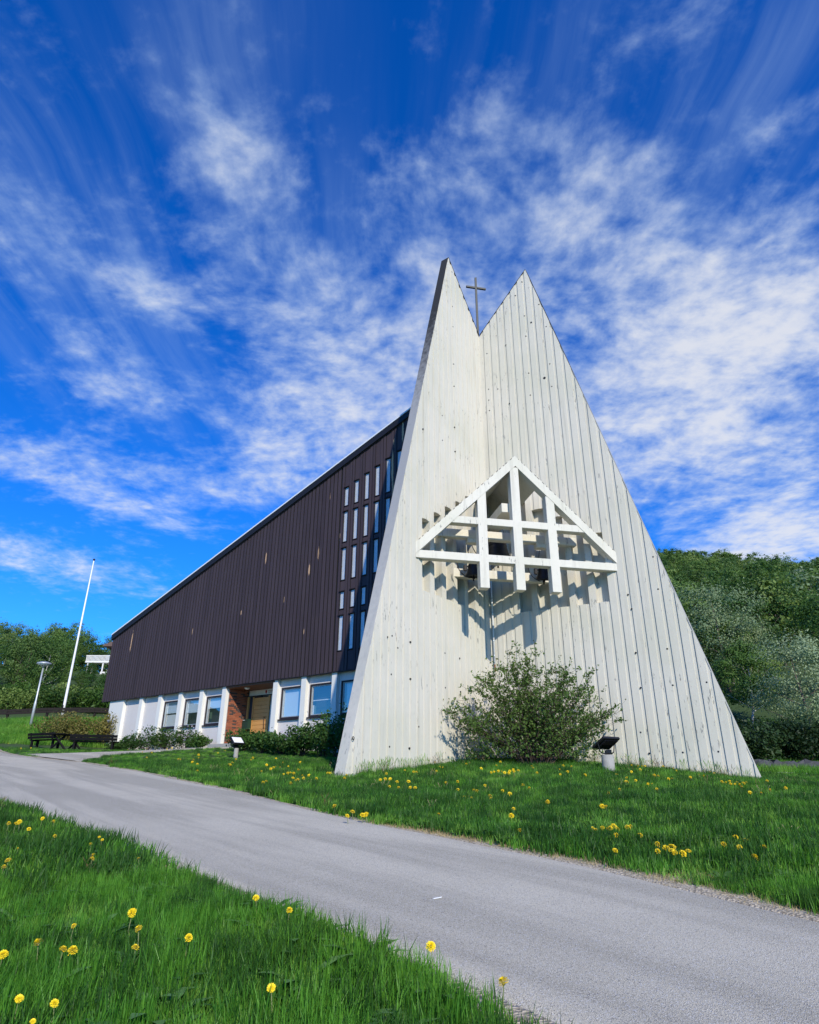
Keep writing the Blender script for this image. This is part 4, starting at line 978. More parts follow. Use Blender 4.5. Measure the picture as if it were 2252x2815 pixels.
hbox('lower_wall', -44.6, -34.5, 95.3, 96.5, 10.5, 14.75, M_HOUSEW)
for x in (-43.2, -40.8, -38.4): w_ = hbox('window', x, x + 1.3, 96.44, 96.5, 14.8, 15.8, M_INSIDE); hbox('frame', x - .08, x, 96.42, 96.5, 14.72, 15.88, M_HOUSEW, w_)
for x in (-42.6, -39.6): w_ = hbox('window', x, x + 1.4, 96.44, 96.5, 16.5, 17.9, M_INSIDE)

# ------------------------------------------------------------------ woody plants
def limb_path(p0, d, L, r, n=5, bend=.25, up=.15):
    P = [Vector(p0)]; d = Vector(d).normalized()
    for k in range(n): d = (d + Vector((r.normal() * bend, r.normal() * bend, r.normal() * bend * .6 + up)) * .5).normalized(); P.append(P[-1] + d * (L / n))
    return P
def tree_meshes(seed, H, cr, leafs, nl, bare=.28, shape='round', m_leaf=M_BIRCH, m_bark=M_BARK, nclump=60, tr=.10):
    r = np.random.default_rng(seed); tk = MB()
    top = limb_path((0, 0, -.3), (r.normal() * .06, r.normal() * .06, 1), H * .86, r, 7, .10, .10); nn = len(top)
    tk.tube(top, [tr * (1 - .88 * i / (nn - 1)) for i in range(nn)], 7)
    ends = []
    for k in range(11):
        f = bare + (1 - bare) * (k + .5) / 11 * .9; i = min(int(f * (nn - 1)), nn - 2); p = top[i].lerp(top[i + 1], f * (nn - 1) - i)
        a = k * 2.4 + r.normal() * .4; L = cr * (1.0 if f < .6 else .75) * r.uniform(.7, 1.05); q = limb_path(p, (math.cos(a), math.sin(a), .55), L, r, 4, .25, .12)
        tk.tube(q, [tr * .42 * (1 - .75 * j / 4) * (1.2 - f) for j in range(5)], 5, False); ends += q[2:]
    cl = []
    zc = H * (bare + 1) / 2; hz = H * (1 - bare) / 2
    while len(cl) < nclump:
        v = r.normal(size=3); v /= np.linalg.norm(v); v *= r.uniform(.35, 1.0) ** .5
        f = (v[2] + 1) / 2
        w = {'round': 1.0, 'cone': max(.10, 1.15 - 1.05 * f), 'egg': 1.05 - .35 * f, 'tall': .8}[shape]
        lob = 1 + .22 * math.sin(3 * math.atan2(v[1], v[0]) + seed) + .12 * math.sin(5 * v[2] * 2 + seed * 2)
        cl.append((v[0] * cr * w * lob, v[1] * cr * w * lob, zc + v[2] * hz * (.95 + .1 * r.random())))
    cl = np.array(cl); k = r.integers(0, len(cl), nl); sg = cr * (.10 + .09 * r.random(len(cl)))
    p = cl[k] + r.normal(size=(nl, 3)) * sg[k][:, None] * np.array([1, 1, .62])
    if shape != 'cone': p[:, 2] = np.maximum(p[:, 2], H * bare * .75 + r.random(nl) * .3)
    o1 = p - cl[k]; o1 /= np.linalg.norm(o1, axis=1)[:, None] + 1e-6; o2 = p - np.array([0, 0, zc]); o2 /= np.linalg.norm(o2, axis=1)[:, None] + 1e-6; outw = o1 + .7 * o2
    return tk.mesh('trunk', m_bark, True), quadmesh('crown', leaves(p, leafs, r, .35, .62, outw), 4, m_leaf)
def place_tree(name, me, x, y, label, cat, group=None, sc=1.0, rz=0.0):
    o = thing(name, label, cat, (x, y, gz(x, y)), group, track=False); o.scale = (sc, sc, sc); o.rotation_euler = (0, 0, rz)
    for nm, m in zip(('trunk', 'crown'), me):
        c = bpy.data.objects.new(nm, m); COL.objects.link(c); c.parent = o
    return o
def at_y(px, py, y): r = ray(px, py); return r * y / r[1]
# trees standing near the side road
def near_tree(px, yd, H, cr, name, label, cat, **kw):
    p = at_y(px, 2000, yd); return place_tree(name, tree_meshes(H=H, cr=cr, **kw), p[0], p[1], label, cat)
near_tree(2068, 47, 5.6, 2.3, 'birch_tree', 'small dark green birch with a slim pale trunk on the bank by the tower', 'tree', seed=3, leafs=.14, nl=9000, bare=.20, shape='egg', m_bark=M_BIRCHBARK, nclump=90, tr=.09)
near_tree(2025, 57, 9.6, 4.1, 'willow_tree', 'broad silvery green willow rising behind the small dark birch', 'tree', seed=5, leafs=.16, nl=15000, bare=.10, shape='round', m_leaf=M_WILLOW, nclump=110, tr=.16)
near_tree(2238, 42, 6.6, 2.9, 'willow_tree', 'silvery pale leaved willow over the dark bank by the side road', 'tree', seed=8, leafs=.13, nl=13000, bare=.06, shape='round', m_leaf=M_WILLOW, nclump=90, tr=.12)
near_tree(2160, 66, 11.0, 4.6, 'birch_tree', 'tall full green birch behind the silvery willows', 'tree', seed=12, leafs=.22, nl=10000, bare=.15, shape='round', nclump=110, tr=.17)
near_tree(2370, 50, 8.5, 3.6, 'birch_tree', 'green birch leaning over the side road past the pale willow', 'tree', seed=14, leafs=.20, nl=8000, bare=.15, shape='egg', nclump=90, tr=.14)
near_tree(1900, 60, 8.0, 3.6, 'birch_tree', 'bright green birch standing close behind the tower wing', 'tree', seed=17, leafs=.22, nl=8000, bare=.15, shape='round', nclump=90, tr=.14)
near_tree(2120, 53, 4.0, 2.0, 'birch_tree', 'low light green sapling beside the slim pale birch trunk', 'tree', seed=19, leafs=.16, nl=5000, bare=.05, shape='egg', m_leaf=M_FOREST2, nclump=60, tr=.06)

def shrub(name, label, x, y, rx, ry, h, mat, n, leaf, seed, group=None, nst=26, flowers=None, lift=0.0, cat='shrub'):
    g = gz(x, y); r = np.random.default_rng(seed); t = thing(name, label, cat, (x, y, g), group); st = MB(); tips = []
    for k in range(nst):
        a = r.uniform(0, 2 * math.pi); rr_ = r.random() ** .6; e = Vector((math.cos(a) * rx * rr_, math.sin(a) * ry * rr_, h * (1.0 - .45 * rr_ ** 2) * r.uniform(.75, 1.0)))
        P = []
        for q in np.linspace(0, 1, 5): P.append(Vector((x + e.x * (.12 + .88 * q ** 1.2), y + e.y * (.12 + .88 * q ** 1.2), g - .08 + (e.z + .08) * q ** .9)) + Vector(r.normal(size=3) * .03 * q))
        st.tube(P, [.014, .012, .009, .006, .003], 4, False); tips += [np.array(v) for v in P[2:]]
    st.build('stems', M_TWIG, t)
    tips = np.array(tips); k = r.integers(0, len(tips), n); p = tips[k] + r.normal(size=(n, 3)) * np.array([rx, ry, h * .55]) * .15
    p[:, 2] = np.maximum(p[:, 2], g + .02 + lift)
    tag(link('foliage', quadmesh('foliage', leaves(p, leaf, r, .45, .55), 4, mat), t), kind='stuff')
    if flowers:
        k = r.integers(0, len(tips), flowers[1]); p = tips[k] + r.normal(size=(flowers[1], 3)) * .10; p[:, 2] += .12
        tag(link('blossom', quadmesh('blossom', leaves(p, .07, r, .6, .9), 4, flowers[0]), t), kind='stuff')
    return t
# planting along the church wall
G1 = 'shrubs in the bed along the church wall'
for i, (u, o, rx, h, mt, lab, fl) in enumerate([
    (16.9, .55, .60, .55, M_HEDGE, 'low green shrub at the white corner block of the church', None),
    (15.3, .60, .75, .85, M_HEDGE, 'green shrub before the blank white panel of the church', None),
    (13.6, .62, .95, 1.15, M_HEDGE, 'dense dark shrub under the window nearest the blank panels', None),
    (11.9, .62, .85, 1.05, M_BUSH, 'lighter green shrub under the middle of the three windows', None),
    (10.4, .60, .75, 1.05, M_BUSH, 'loose shrub with pale lilac blossom left of the brick porch', (M_LILAC, 110)),
    (9.3, .60, .60, .55, M_HEDGE, 'low green shrub at the pilaster of the brick porch', None)]):
    p = npt(u, 0, o); shrub('wall_shrub', lab, p[0], p[1], rx, .5, h, mt, 1500, .10, 60 + i, G1, 18, fl)
for i, (u, o, rx, h, mt, lab, fl) in enumerate([
    (4.6, 1.7, .95, .80, M_HEDGE, 'leafy hedge plant between doorstep and first wide window', None),
    (3.2, 1.8, .95, .80, M_HEDGE, 'leafy hedge plant below the pale wide window', None),
    (1.9, 1.9, .95, .85, M_HEDGE, 'leafy hedge plant below the window with a white bar', (M_LILAC, 30)),
    (.7, 2.0, .90, 1.05, M_HEDGE, 'leafy hedge plant below the window cut by the tower', (M_LILAC, 90)),
    (-.5, 2.1, .90, 1.40, M_HEDGE, 'taller dark hedge plant against the tower edge', None),
    (-1.6, 2.3, .95, 1.60, M_HEDGE, 'tallest dark hedge plant half behind the tower foot', None)]):
    p = npt(u, 0, o); shrub('hedge_plant', lab, p[0], p[1], rx, .75, h, mt, 2300, .115, 80 + i, 'hedge plants between door and tower', 20, fl)
shrub('ochre_bush', 'wide ochre green bush behind the black benches', -18.6, 37.3, 1.75, .9, 1.55, M_OCHRE, 5200, .11, 91, None, 40)
shrub('ochre_bush', 'small ochre bush tucked against the church corner', -17.15, 38.6, .75, .6, 1.75, M_OCHRE, 1800, .11, 92, None, 18)

# the twiggy shrub in the fold of the tower
def fold_shrub():
    x0, y0 = 3.62, 19.65; g = gz(x0, y0); r = np.random.default_rng(77)
    t = thing('twiggy_shrub', 'large loose twiggy shrub growing in the fold of the white tower', 'shrub', (x0, y0, g)); st = MB(); tips = []; lf = []
    for k in range(88):
        a = r.uniform(0, 2 * math.pi); sp = r.random() ** .55
        ex, ey = math.cos(a) * 2.40 * sp, math.sin(a) * 1.35 * sp
        ez = (3.0 - 1.75 * sp ** 2.2) * r.uniform(.78, 1.06)
        P = []
        for q in np.linspace(0, 1, 7):
            P.append(Vector((x0 + ex * (.16 + .84 * q ** 1.15), y0 + ey * (.16 + .84 * q ** 1.15), g - .1 + (ez + .1) * q ** .85)) + Vector(r.normal(size=3) * .045 * q))
        st.tube(P, [.020, .017, .014, .011, .008, .006, .003], 5, False)
        for j in range(2, 7):
            for m in range(3):
                dv = Vector((ex * .35 + r.normal() * .5, ey * .35 + r.normal() * .5, .45 + r.normal() * .40)).normalized(); L = r.uniform(.22, .62)
                Q = limb_path(P[j], dv, L, r, 3, .3, .10); st.tube(Q, [.006, .005, .0035, .002], 3, False)
                dens = .30 + .70 * r.random()
                nlf = int((9 if j < 4 else 20) * dens)
                for q in range(nlf):
                    i = r.integers(1, 4); lf.append(np.array(Q[i - 1].lerp(Q[i], r.random())) + r.normal(size=3) * .035)
    st.build('stems', M_TWIG, t)
    lf = np.array(lf)
    # young dense foliage round the middle of the bush
    n2 = 6200; a = r.uniform(0, 2 * math.pi, n2); s_ = r.random(n2) ** .7
    c2 = np.column_stack([x0 + np.cos(a) * 2.0 * s_, y0 + np.sin(a) * 1.0 * s_, g + .2 + 1.9 * r.random(n2) * (1 - .45 * s_)])
    lf = np.vstack([lf, c2])
    tag(link('foliage', quadmesh('foliage', leaves(lf, .085, r, .3, .5), 4, M_BUSH), t), kind='stuff')
fold_shrub()

# dark bank planting beside the side road
for i, (px, yd, rx, h, lab) in enumerate([(2095, 31.5, 1.5, 1.7, 'dark leafy bush at the edge of the side road by the tower foot'), (2150, 33, 1.7, 1.9, 'dark leafy bush below the slim birch'), (2210, 32.5, 1.7, 1.9, 'dark leafy bush below the pale willow'),
                                     (2275, 33, 1.8, 2.0, 'dark leafy bush where the side road bends away'), (2120, 38, 1.9, 1.7, 'green bush on the bank at the foot of the birch'), (2200, 38, 1.9, 1.8, 'green bush on the bank before the pale willow'), (2060, 35, 1.6, 1.9, 'dark bush on the bank half behind the tower wing')]):
    p = at_y(px, 2100, yd); shrub('bank_bush', lab, p[0], p[1], rx, 1.2, h, M_SHADELEAF if i != 4 else M_BIRCH, 3200, .16, 120 + i, 'bushes on the bank beside the side road', 22)
# boulders along the side road
for i, (px, yd) in enumerate([(2092, 29.3), (2128, 29.4), (2170, 29.2), (2215, 29.3), (2260, 29.2)]):
    p = at_y(px, 2110, yd); r = np.random.default_rng(300 + i); g = gz(p[0], p[1]); b = MB(); n = 9; vs = []
    rings = [(.0, -.2), (.55, -.15), (.72, .10), (.60, .30), (.30, .44), (.0, .47)]
    b.lathe([(a * .8, z * .75) for a, z in rings], (p[0], p[1], g), n); b.v = [(x + r.normal() * .06, y + r.normal() * .06, z + r.normal() * .04) for x, y, z in b.v]
    o = b.build('boulder', M_STONE); tag(o, 'dark boulder in the row edging the side road', 'boulder', 'boulders edging the side road')

# ------------------------------------------------------------------ wooded slopes
VR = [tree_meshes(200 + i, H=7.2 + .5 * (i % 3), cr=2.7 + .25 * (i % 4), leafs=.36, nl=2300, bare=.12, shape=('round', 'egg', 'round', 'egg')[i % 4], m_leaf=(M_FOREST2, M_FOREST, M_BIRCH, M_FOREST, M_FOREST, M_FOREST2, M_FOREST, M_BIRCH, M_FOREST)[i], nclump=34, tr=.13) for i in range(9)]
VP = [tree_meshes(230 + i, H=7.6, cr=3.0, leafs=.40, nl=1400, bare=.10, shape='round', m_leaf=M_WILLOW, nclump=40, tr=.12) for i in range(2)]
VL = [tree_meshes(240 + i, H=7.6 + .8 * (i % 3), cr=2.6 + .25 * (i % 3), leafs=.22, nl=4600, bare=.14, shape=('round', 'egg', 'tall')[i % 3], m_leaf=(M_BIRCH, M_FOREST, M_FOREST2)[i % 3], m_bark=M_BIRCHBARK if i % 2 else M_BARK, nclump=70, tr=.13) for i in range(7)]
VN = [tree_meshes(260 + i, H=9.5, cr=2.2, leafs=.30, nl=2200, bare=.35, shape='round', m_leaf=M_PINE, nclump=26, tr=.15) for i in range(2)]
def scatter_pts(az0, az1, r0, r1, step, seed, grow=0.0):
    r = np.random.default_rng(seed); out = []; rad = r0
    while rad < r1:
        st = step * (1 + grow * (rad - r0) / (r1 - r0)); n = max(1, int(math.radians(az1 - az0) * rad / st))
        for k in range(n):
            a = math.radians(az0 + (az1 - az0) * (k + r.uniform(.1, .9)) / n); q = rad + r.uniform(-.45, .45) * st; out.append((q * math.sin(a), q * math.cos(a)))
        rad += st * .88
    return out
ptsR = scatter_pts(13.5, 37.5, 70, 285, 5.0, 31, .22)
ptsR.sort(key=lambda p: math.hypot(*p)); r4 = np.random.default_rng(9)
N_IND = 205
forest_rest = []
for i, (x, y) in enumerate(ptsR):
    az = math.degrees(math.atan2(x, y)); rr2 = math.hypot(x, y)
    pale = r4.random() < .07
    sc = r4.uniform(.70, 1.25); rz = r4.uniform(0, 6.28)
    if i < N_IND:
        me = VP[r4.integers(0, 2)] if pale else VR[r4.integers(0, 9)]
        size_w = 'small' if sc < .88 else 'tall' if sc > 1.07 else 'middling'; shade_w = 'light green' if any(me is VR[q] for q in (0, 5)) else 'dark green'
        band_w = 'at the foot of' if rr2 < 92 else 'on the lower slope of' if rr2 < 118 else 'halfway up' if rr2 < 150 else 'on the upper slope of'
        place_tree('hillside_tree', me, x, y, '%s pale grey green tree %s the wooded hill' % (size_w, band_w) if pale else '%s %s broadleaf tree %s the wooded hill' % (size_w, shade_w, band_w), 'tree', 'pale trees on the wooded hill' if pale else 'trees on the wooded hill', sc, rz)
    else: forest_rest.append((x, y, gz(x, y), rz, sc, (9 + r4.integers(0, 2)) if pale else r4.integers(0, 9)))
ptsL = [p for p in scatter_pts(-42, -17.5, 59, 134, 4.5, 32) if not (-50 < p[0] < -32 and 86 < p[1] < 107)]
for i, (x, y) in enumerate(ptsL):
    rr2 = math.hypot(x, y); sc = r4.uniform(.80, 1.12); crest = rr2 > 114; azd = math.degrees(math.atan2(x, y))
    cap = math.tan(R_((8.0 if -27.6 < azd < -23.0 and rr2 < 97 else 11.3 if azd > -29 else 10.6) + r4.uniform(-.8, .7))) * rr2 - gz(x, y); sc = max(cap, 2.6) / 9.2 if rr2 > 98 else min(sc, max(cap, 2.6) / 9.2)
    if crest and r4.random() < .45: place_tree('pine_tree', VN[r4.integers(0, 2)], x, y, 'dark pine on the crest behind the flagpole', 'tree', 'pines on the crest', sc * .9, r4.uniform(0, 6.28))
    else:
        k = r4.integers(0, 7)
        size_w = 'low' if sc < .62 else 'tall' if sc > .95 else 'middling'; shade_w = ('dark green', 'green', 'light green')[k % 3]
        where_w = 'below the white house' if -28 < azd < -22.5 and rr2 < 97 else 'on the crest behind the lamp and flagpole' if rr2 > 100 else 'just behind the fence' if rr2 < 70 else 'halfway up the slope behind the fence'
        place_tree('slope_tree', VL[k], x, y, '%s %s broadleaf tree %s' % (size_w, shade_w, where_w), 'tree', 'trees on the slope behind the fence', sc, r4.uniform(0, 6.28))
for i in range(26):                                       # undergrowth behind the fence
    az = R_(-34 + i * .62); q = 55.5 + (i * 7 % 5) * 1.1; x, y = q * math.sin(az), q * math.cos(az)
    if not hasattr(fold_shrub, 'm'): fold_shrub.m = [quadmesh('foliage', leaf_cloud((0, 0, .8), (1.5, 1.2, .95), 1500, .20, 400 + k), 4, (M_BIRCH, M_BUSH, M_FOREST2)[k]) for k in range(3)]; fold_shrub.s = MB().tube([(0, 0, -.2), (.05, .02, .5), (.02, .1, 1.1)], [.05, .035, .015], 5).mesh('stems', M_TWIG)
    o = thing('undergrowth_bush', '%s leafy bush in the undergrowth just behind the dark fence' % ('dark green', 'yellowish green', 'light green')[i % 3], 'shrub', (x, y, gz(x, y)), 'bushes behind the fence', track=False); o.rotation_euler = (0, 0, i * 1.3); o.scale = [.85 + .1 * (i % 4)] * 3
    for nm, m in (('foliage', fold_shrub.m[i % 3]), ('stems', fold_shrub.s)):
        c = bpy.data.objects.new(nm, m); COL.objects.link(c); c.parent = o

# ------------------------------------------------------------------ scattered stuff (geometry nodes)
def scatter(name, rows, meshes, label, cat):
    """rows: x, y, z, turn, size, variant"""
    src = bpy.data.collections.new(name + '_source')
    for i, ms in enumerate(meshes):
        ms = ms if isinstance(ms, tuple) else (ms,)
        if len(ms) == 1: o = bpy.data.objects.new('%s_%02d' % (name, i), ms[0])
        else:
            import bmesh
            bm = bmesh.new(); me = bpy.data.meshes.new(name)
            for k, q in enumerate(ms):
                n0 = len(bm.faces); bm.from_mesh(q); bm.faces.ensure_lookup_table()
                for f in bm.faces[n0:]: f.material_index = k
                me.materials.append(q.materials[0])
            bm.to_mesh(me); bm.free(); o = bpy.data.objects.new('%s_%02d' % (name, i), me)
        src.objects.link(o)
    A = np.array(rows, np.float32); n = len(A)
    me = bpy.data.meshes.new(name); me.vertices.add(n); me.vertices.foreach_set('co', A[:, :3].ravel())
    a = me.attributes.new('turn', 'FLOAT', 'POINT'); a.data.foreach_set('value', A[:, 3].copy())
    a = me.attributes.new('size', 'FLOAT', 'POINT'); a.data.foreach_set('value', A[:, 4].copy())
    a = me.attributes.new('variant', 'INT', 'POINT'); a.data.foreach_set('value', A[:, 5].astype(np.int32))
    ob = link(name, me); tag(ob, label, cat, kind='stuff')
    ng = bpy.data.node_groups.new(name, 'GeometryNodeTree')
    ng.interface.new_socket('Geometry', in_out='INPUT', socket_type='NodeSocketGeometry'); ng.interface.new_socket('Geometry', in_out='OUTPUT', socket_type='NodeSocketGeometry')
    N_ = ng.nodes; gi = N_.new('NodeGroupInput'); go = N_.new('NodeGroupOutput'); ip = N_.new('GeometryNodeInstanceOnPoints'); ci = N_.new('GeometryNodeCollectionInfo')
    ci.inputs['Collection'].default_value = src; ci.inputs['Separate Children'].default_value = True; ci.inputs['Reset Children'].default_value = True
    def attr(nm, ty):
        x = N_.new('GeometryNodeInputNamedAttribute'); x.data_type = ty; x.inputs['Name'].default_value = nm; return x.outputs['Attribute']
    cxyz = N_.new('ShaderNodeCombineXYZ'); e2r = N_.new('FunctionNodeEulerToRotation'); L = ng.links.new
    L(attr('turn', 'FLOAT'), cxyz.inputs[2]); L(cxyz.outputs[0], e2r.inputs[0]); L(e2r.outputs[0], ip.inputs['Rotation'])
    L(attr('size', 'FLOAT'), ip.inputs['Scale']); L(attr('variant', 'INT'), ip.inputs['Instance Index']); ip.inputs['Pick Instance'].default_value = True
    L(gi.outputs[0], ip.inputs['Points']); L(ci.outputs[0], ip.inputs['Instance']); L(ip.outputs[0], go.inputs[0])
    md = ob.modifiers.new('scatter', 'NODES'); md.node_group = ng
    return ob
if forest_rest: scatter('forest', forest_rest, VR + VP, 'dense green broadleaf wood covering the upper hillside', 'forest')

def blade_clump(seed, n, rad, h, w, mat, lean=.45):
    r = np.random.default_rng(seed); V = []
    a = r.uniform(0, 2 * math.pi, n); q = rad * np.sqrt(r.random(n)); bx_, by_ = q * np.cos(a), q * np.sin(a)
    hh = h * (.55 + .6 * r.random(n)); ld = r.uniform(0, 2 * math.pi, n); lm = lean * hh * r.random(n); fa = r.uniform(0, math.pi, n); ww = w * (.6 + .8 * r.random(n))
    out3 = []; dx, dy = np.cos(fa) * ww / 2, np.sin(fa) * ww / 2
    base = np.column_stack([bx_, by_, np.full(n, -.015)]); mid = base + np.column_stack([np.cos(ld) * lm * .35, np.sin(ld) * lm * .35, hh * .58]); tip = base + np.column_stack([np.cos(ld) * lm, np.sin(ld) * lm, hh * (1 - .18 * lm / np.maximum(hh, 1e-6))])
    s0 = np.column_stack([dx, dy, np.zeros(n)])
    quad = np.stack([base - s0, base + s0, mid + s0 * .8, mid - s0 * .8], 1); tri = np.stack([mid - s0 * .8, mid + s0 * .8, tip + s0 * .08, tip - s0 * .08], 1)
    return quadmesh('blades', np.concatenate([quad, tri]), 4, mat)
def rosette(seed, mat, n=9, L=.16, w=.035):
    r = np.random.default_rng(seed); out = []
    for k in range(n):
        a = k * 2.4 + r.normal() * .3; d_ = np.array([math.cos(a), math.sin(a), 0]); s_ = np.array([-d_[1], d_[0], 0]); l = L * r.uniform(.6, 1.1); up_ = r.uniform(.25, .9)
        pts = [(d_ * l * t + np.array([0, 0, .01 + l * up_ * (t - .55 * t * t)])) for t in (0, .35, .7, 1)]; ws = [w * .25, w * .8, w, w * .12]
        for j in range(3): out.append(np.stack([pts[j] - s_ * ws[j] / 2, pts[j] + s_ * ws[j] / 2, pts[j + 1] + s_ * ws[j + 1] / 2, pts[j + 1] - s_ * ws[j + 1] / 2]))
    return quadmesh('weed', np.array(out), 4, mat)
GC = [blade_clump(500 + i, 34, .085, (.105, .125, .085, .14)[i % 4], .0048, (M_GRASS, M_GRASS3, M_GRASS2, M_GRASS)[i % 4]) for i in range(8)]
GF = [blade_clump(520 + i, 46, .17, (.13, .16, .11)[i % 3], .0085, (M_GRASS, M_GRASS3, M_GRASS2)[i % 3], .5) for i in range(6)]
GT = [blade_clump(540 + i, 50,   .30, .30, .016, M_GRASS2 if i % 2 else M_GRASS, .5) for i in range(4)]
def field(n, az0, az1, r0, r1, seed, dens=None):
    r = np.random.default_rng(seed); a = np.radians(r.uniform(az0, az1, n)); q = np.sqrt(r.uniform(r0 ** 2, r1 ** 2, n)); x, y = q * np.sin(a), q * np.cos(a)
    k = ~blocked(x, y); return x[k], y[k], r
def hnoise(x, y, s): return .5 + .25 * (np.sin(x * 1.7 * s + 1.3) * np.cos(y * 1.3 * s) + np.sin((x + y) * .9 * s + 2) * np.cos((x - y) * 1.1 * s + .7))
def rows_of(x, y, r, s0, s1, nv, sc=.9):
    s_ = (s0 + (s1 - s0) * r.random(len(x))) * (.72 + .55 * hnoise(x, y, sc)); pt = hnoise(x + 3, y - 5, 1.9 * sc); v = np.where(r.random(len(x)) < .55, np.clip((pt * 1.25 - .1) * nv, 0, nv - 1).astype(int), r.integers(0, nv, len(x)))
    return np.column_stack([x, y, terr(x, y), r.uniform(0, 6.28, len(x)), s_, v])
x, y, r = field(18500, -57, 57, 1.0, 6.2, 41); rows1 = rows_of(x, y, r, .75, 1.35, len(GC))
x, y, r = field(11000, -57, 57, 6.0, 13, 42); rows2 = rows_of(x, y, r, .8, 1.3, len(GF))
x, y, r = field(26000, -50, 50, 12.5, 33, 43); rows3 = rows_of(x, y, r, .75, 1.25, len(GF)); rows3[:, 4] *= 1 - .50 * np.maximum(sm(y, 20, 25), sm(x, 10.5, 12.5) * sm(y, 15, 18))
# keep the lawn mown short near the path and road edges
scatter('grass', rows1, GC, 'fresh green grass in the foreground beside the road', 'grass')
scatter('lawn', np.vstack([rows2, rows3]), GF, 'green lawn in front of the tower beyond the road', 'grass')
x, y, r = field(5200, -40, -21, 33, 50, 44); bank = ((terr(x, y) > 1.75)); rows4 = rows_of(x[bank], y[bank], r, .8, 1.25, len(GT))
x, y, r = field(2600, 22, 42, 28, 48, 45); rows4b = rows_of(x, y, r, .8, 1.2, len(GT))
scatter('meadow_grass', np.vstack([rows4, rows4b]), GT, 'tall rough grass on the banks by the fence and side road', 'grass')
x, y, r = field(2600, -40, -21, 28, 38, 46); flat = terr(x, y) <= 1.8; rows5 = rows_of(x[flat], y[flat], r, .5, .9, len(GF)); scatter('short_grass', rows5, GF, 'short grass around the black benches', 'grass')
# straw along the gravel verge, weeds in the grass
k = rng.integers(0, len(FE), 9000); q = FE[k] + fn[k] * (vw[k] * rng.uniform(.25, 1.35, 9000))[:, None] + rng.normal(size=(9000, 2)) * .03
keep = (vw[k] > .12) & (np.hypot(q[:, 0], q[:, 1]) < 14) & (q[:, 1] > 1); q = q[keep]
GD_ = [blade_clump(560 + i, 26, .09, .05, .004, M_DRY, 1.6) for i in range(3)]
scatter('dry_grass', np.column_stack([q[:, 0], q[:, 1], terr(q[:, 0], q[:, 1]) + .01, rng.uniform(0, 6.28, len(q)), rng.uniform(.6, 1.2, len(q)), rng.integers(0, 3, len(q))]), GD_, 'dry straw coloured grass along the gravel edge of the road', 'grass')
def stalks(seed, mat, h, n=7):
    r = np.random.default_rng(seed); b = MB()
    for k in range(n):
        p = r.normal(size=2) * .05; q = p + r.normal(size=2) * h * .22; hh = h * r.uniform(.6, 1.1)
        b.tube([(p[0], p[1], -.01), ((p[0] + q[0]) / 2, (p[1] + q[1]) / 2, hh * .6), (q[0], q[1], hh * .9), (q[0] * 1.15, q[1] * 1.15, hh)], [.0016, .0013, .0040, .0008], 4, False)
    return b.mesh('stalks', mat)
M_SORREL = mat_leaf('reddish_seed_stalks', (.13, .085, .04), (.24, .17, .08), .2)
SK = [stalks(590, M_SORREL, .24), stalks(591, M_DRY, .20), stalks(592, M_GRASS2, .28), stalks(593, M_DRY, .14, 4)]
x, y, r = field(34, -46, 46, 2.6, 8, 49); sk1 = rows_of(x, y, r, .5, .85, 4); x, y, r = field(210, -40, 40, 8, 24, 50); sk2 = rows_of(x, y, r, .7, 1.1, 4)
u_ = rng.uniform(.8, 7.2, 160); wq = rng.random(160) < .5; kk = [(WL if a else WR).pt(b_, 0, .12 + .15 * rng.random()) for a, b_ in zip(wq, u_)]; kk = np.array(kk)
sk3 = np.column_stack([kk[:, 0], kk[:, 1], terr(kk[:, 0], kk[:, 1]), rng.uniform(0, 6.28, 160), rng.uniform(.7, 1.5, 160), rng.choice([0, 2, 2, 2], 160)])
scatter('seed_stalks', np.vstack([sk1, sk2, sk3]), SK, 'thin dry and reddish seed stalks standing above the grass', 'grass')
WD = [rosette(580 + i, M_WEED) for i in range(4)]
x, y, r = field(1100, -46, 46, 1.5, 9, 47); wr = rows_of(x, y, r, .8, 1.5, 4)
x, y, r = field(500, -40, 40, 9, 22, 48); wr2 = rows_of(x, y, r, .7, 1.3, 4)
# low weeds creeping along the far road edge
k = rng.integers(0, len(FE), 700); q = FE[k] + fn[k] * (rng.uniform(.0, .30, 700) + vw[k])[:, None]; ok = (np.hypot(q[:, 0], q[:, 1]) < 26) & (q[:, 1] > 2) & (vw[k] < .30); q = q[ok]
wr3 = np.column_stack([q[:, 0], q[:, 1], terr(q[:, 0], q[:, 1]), rng.uniform(0, 6.28, len(q)), rng.uniform(.6, 1.3, len(q)), rng.integers(0, 4, len(q))])
scatter('weeds', np.vstack([wr, wr2, wr3]), WD, 'broad leaved weeds among the grass and along the road edge', 'weeds')

# ------------------------------------------------------------------ dandelions
def dandelion_meshes(seed, closed=False):
    r = np.random.default_rng(seed); out = []; R0 = .020
    for lay, (n, rr_, zz, tl) in enumerate(((30, 1.0, .000, .02), (28, .88, .002, .14), (24, .70, .004, .30), (20, .50, .0055, .55), (14, .30, .007, .9))):
        for k in range(n):
            a = 2 * math.pi * (k + .5 * (lay % 2)) / n + r.normal() * .05; l = R0 * rr_ * r.uniform(.9, 1.1); d_ = np.array([math.cos(a), math.sin(a), 0]); s_ = np.array([-d_[1], d_[0], 0]); w = R0 * .19
            t_ = tl + r.normal() * .08; e = d_ * math.cos(t_) + np.array([0, 0, math.sin(t_)]); b0 = np.array([0, 0, zz]) + d_ * .002; c = b0 + e * l
            out.append(np.stack([b0 - s_ * w * .25, c - e * l * .08 - s_ * w * .5, c + s_ * w * .1, c - e * l * .08 + s_ * w * .55]))
    return quadmesh('flower_head', np.array(out), 4, M_PETAL)
DH = [dandelion_meshes(600 + i) for i in range(3)]
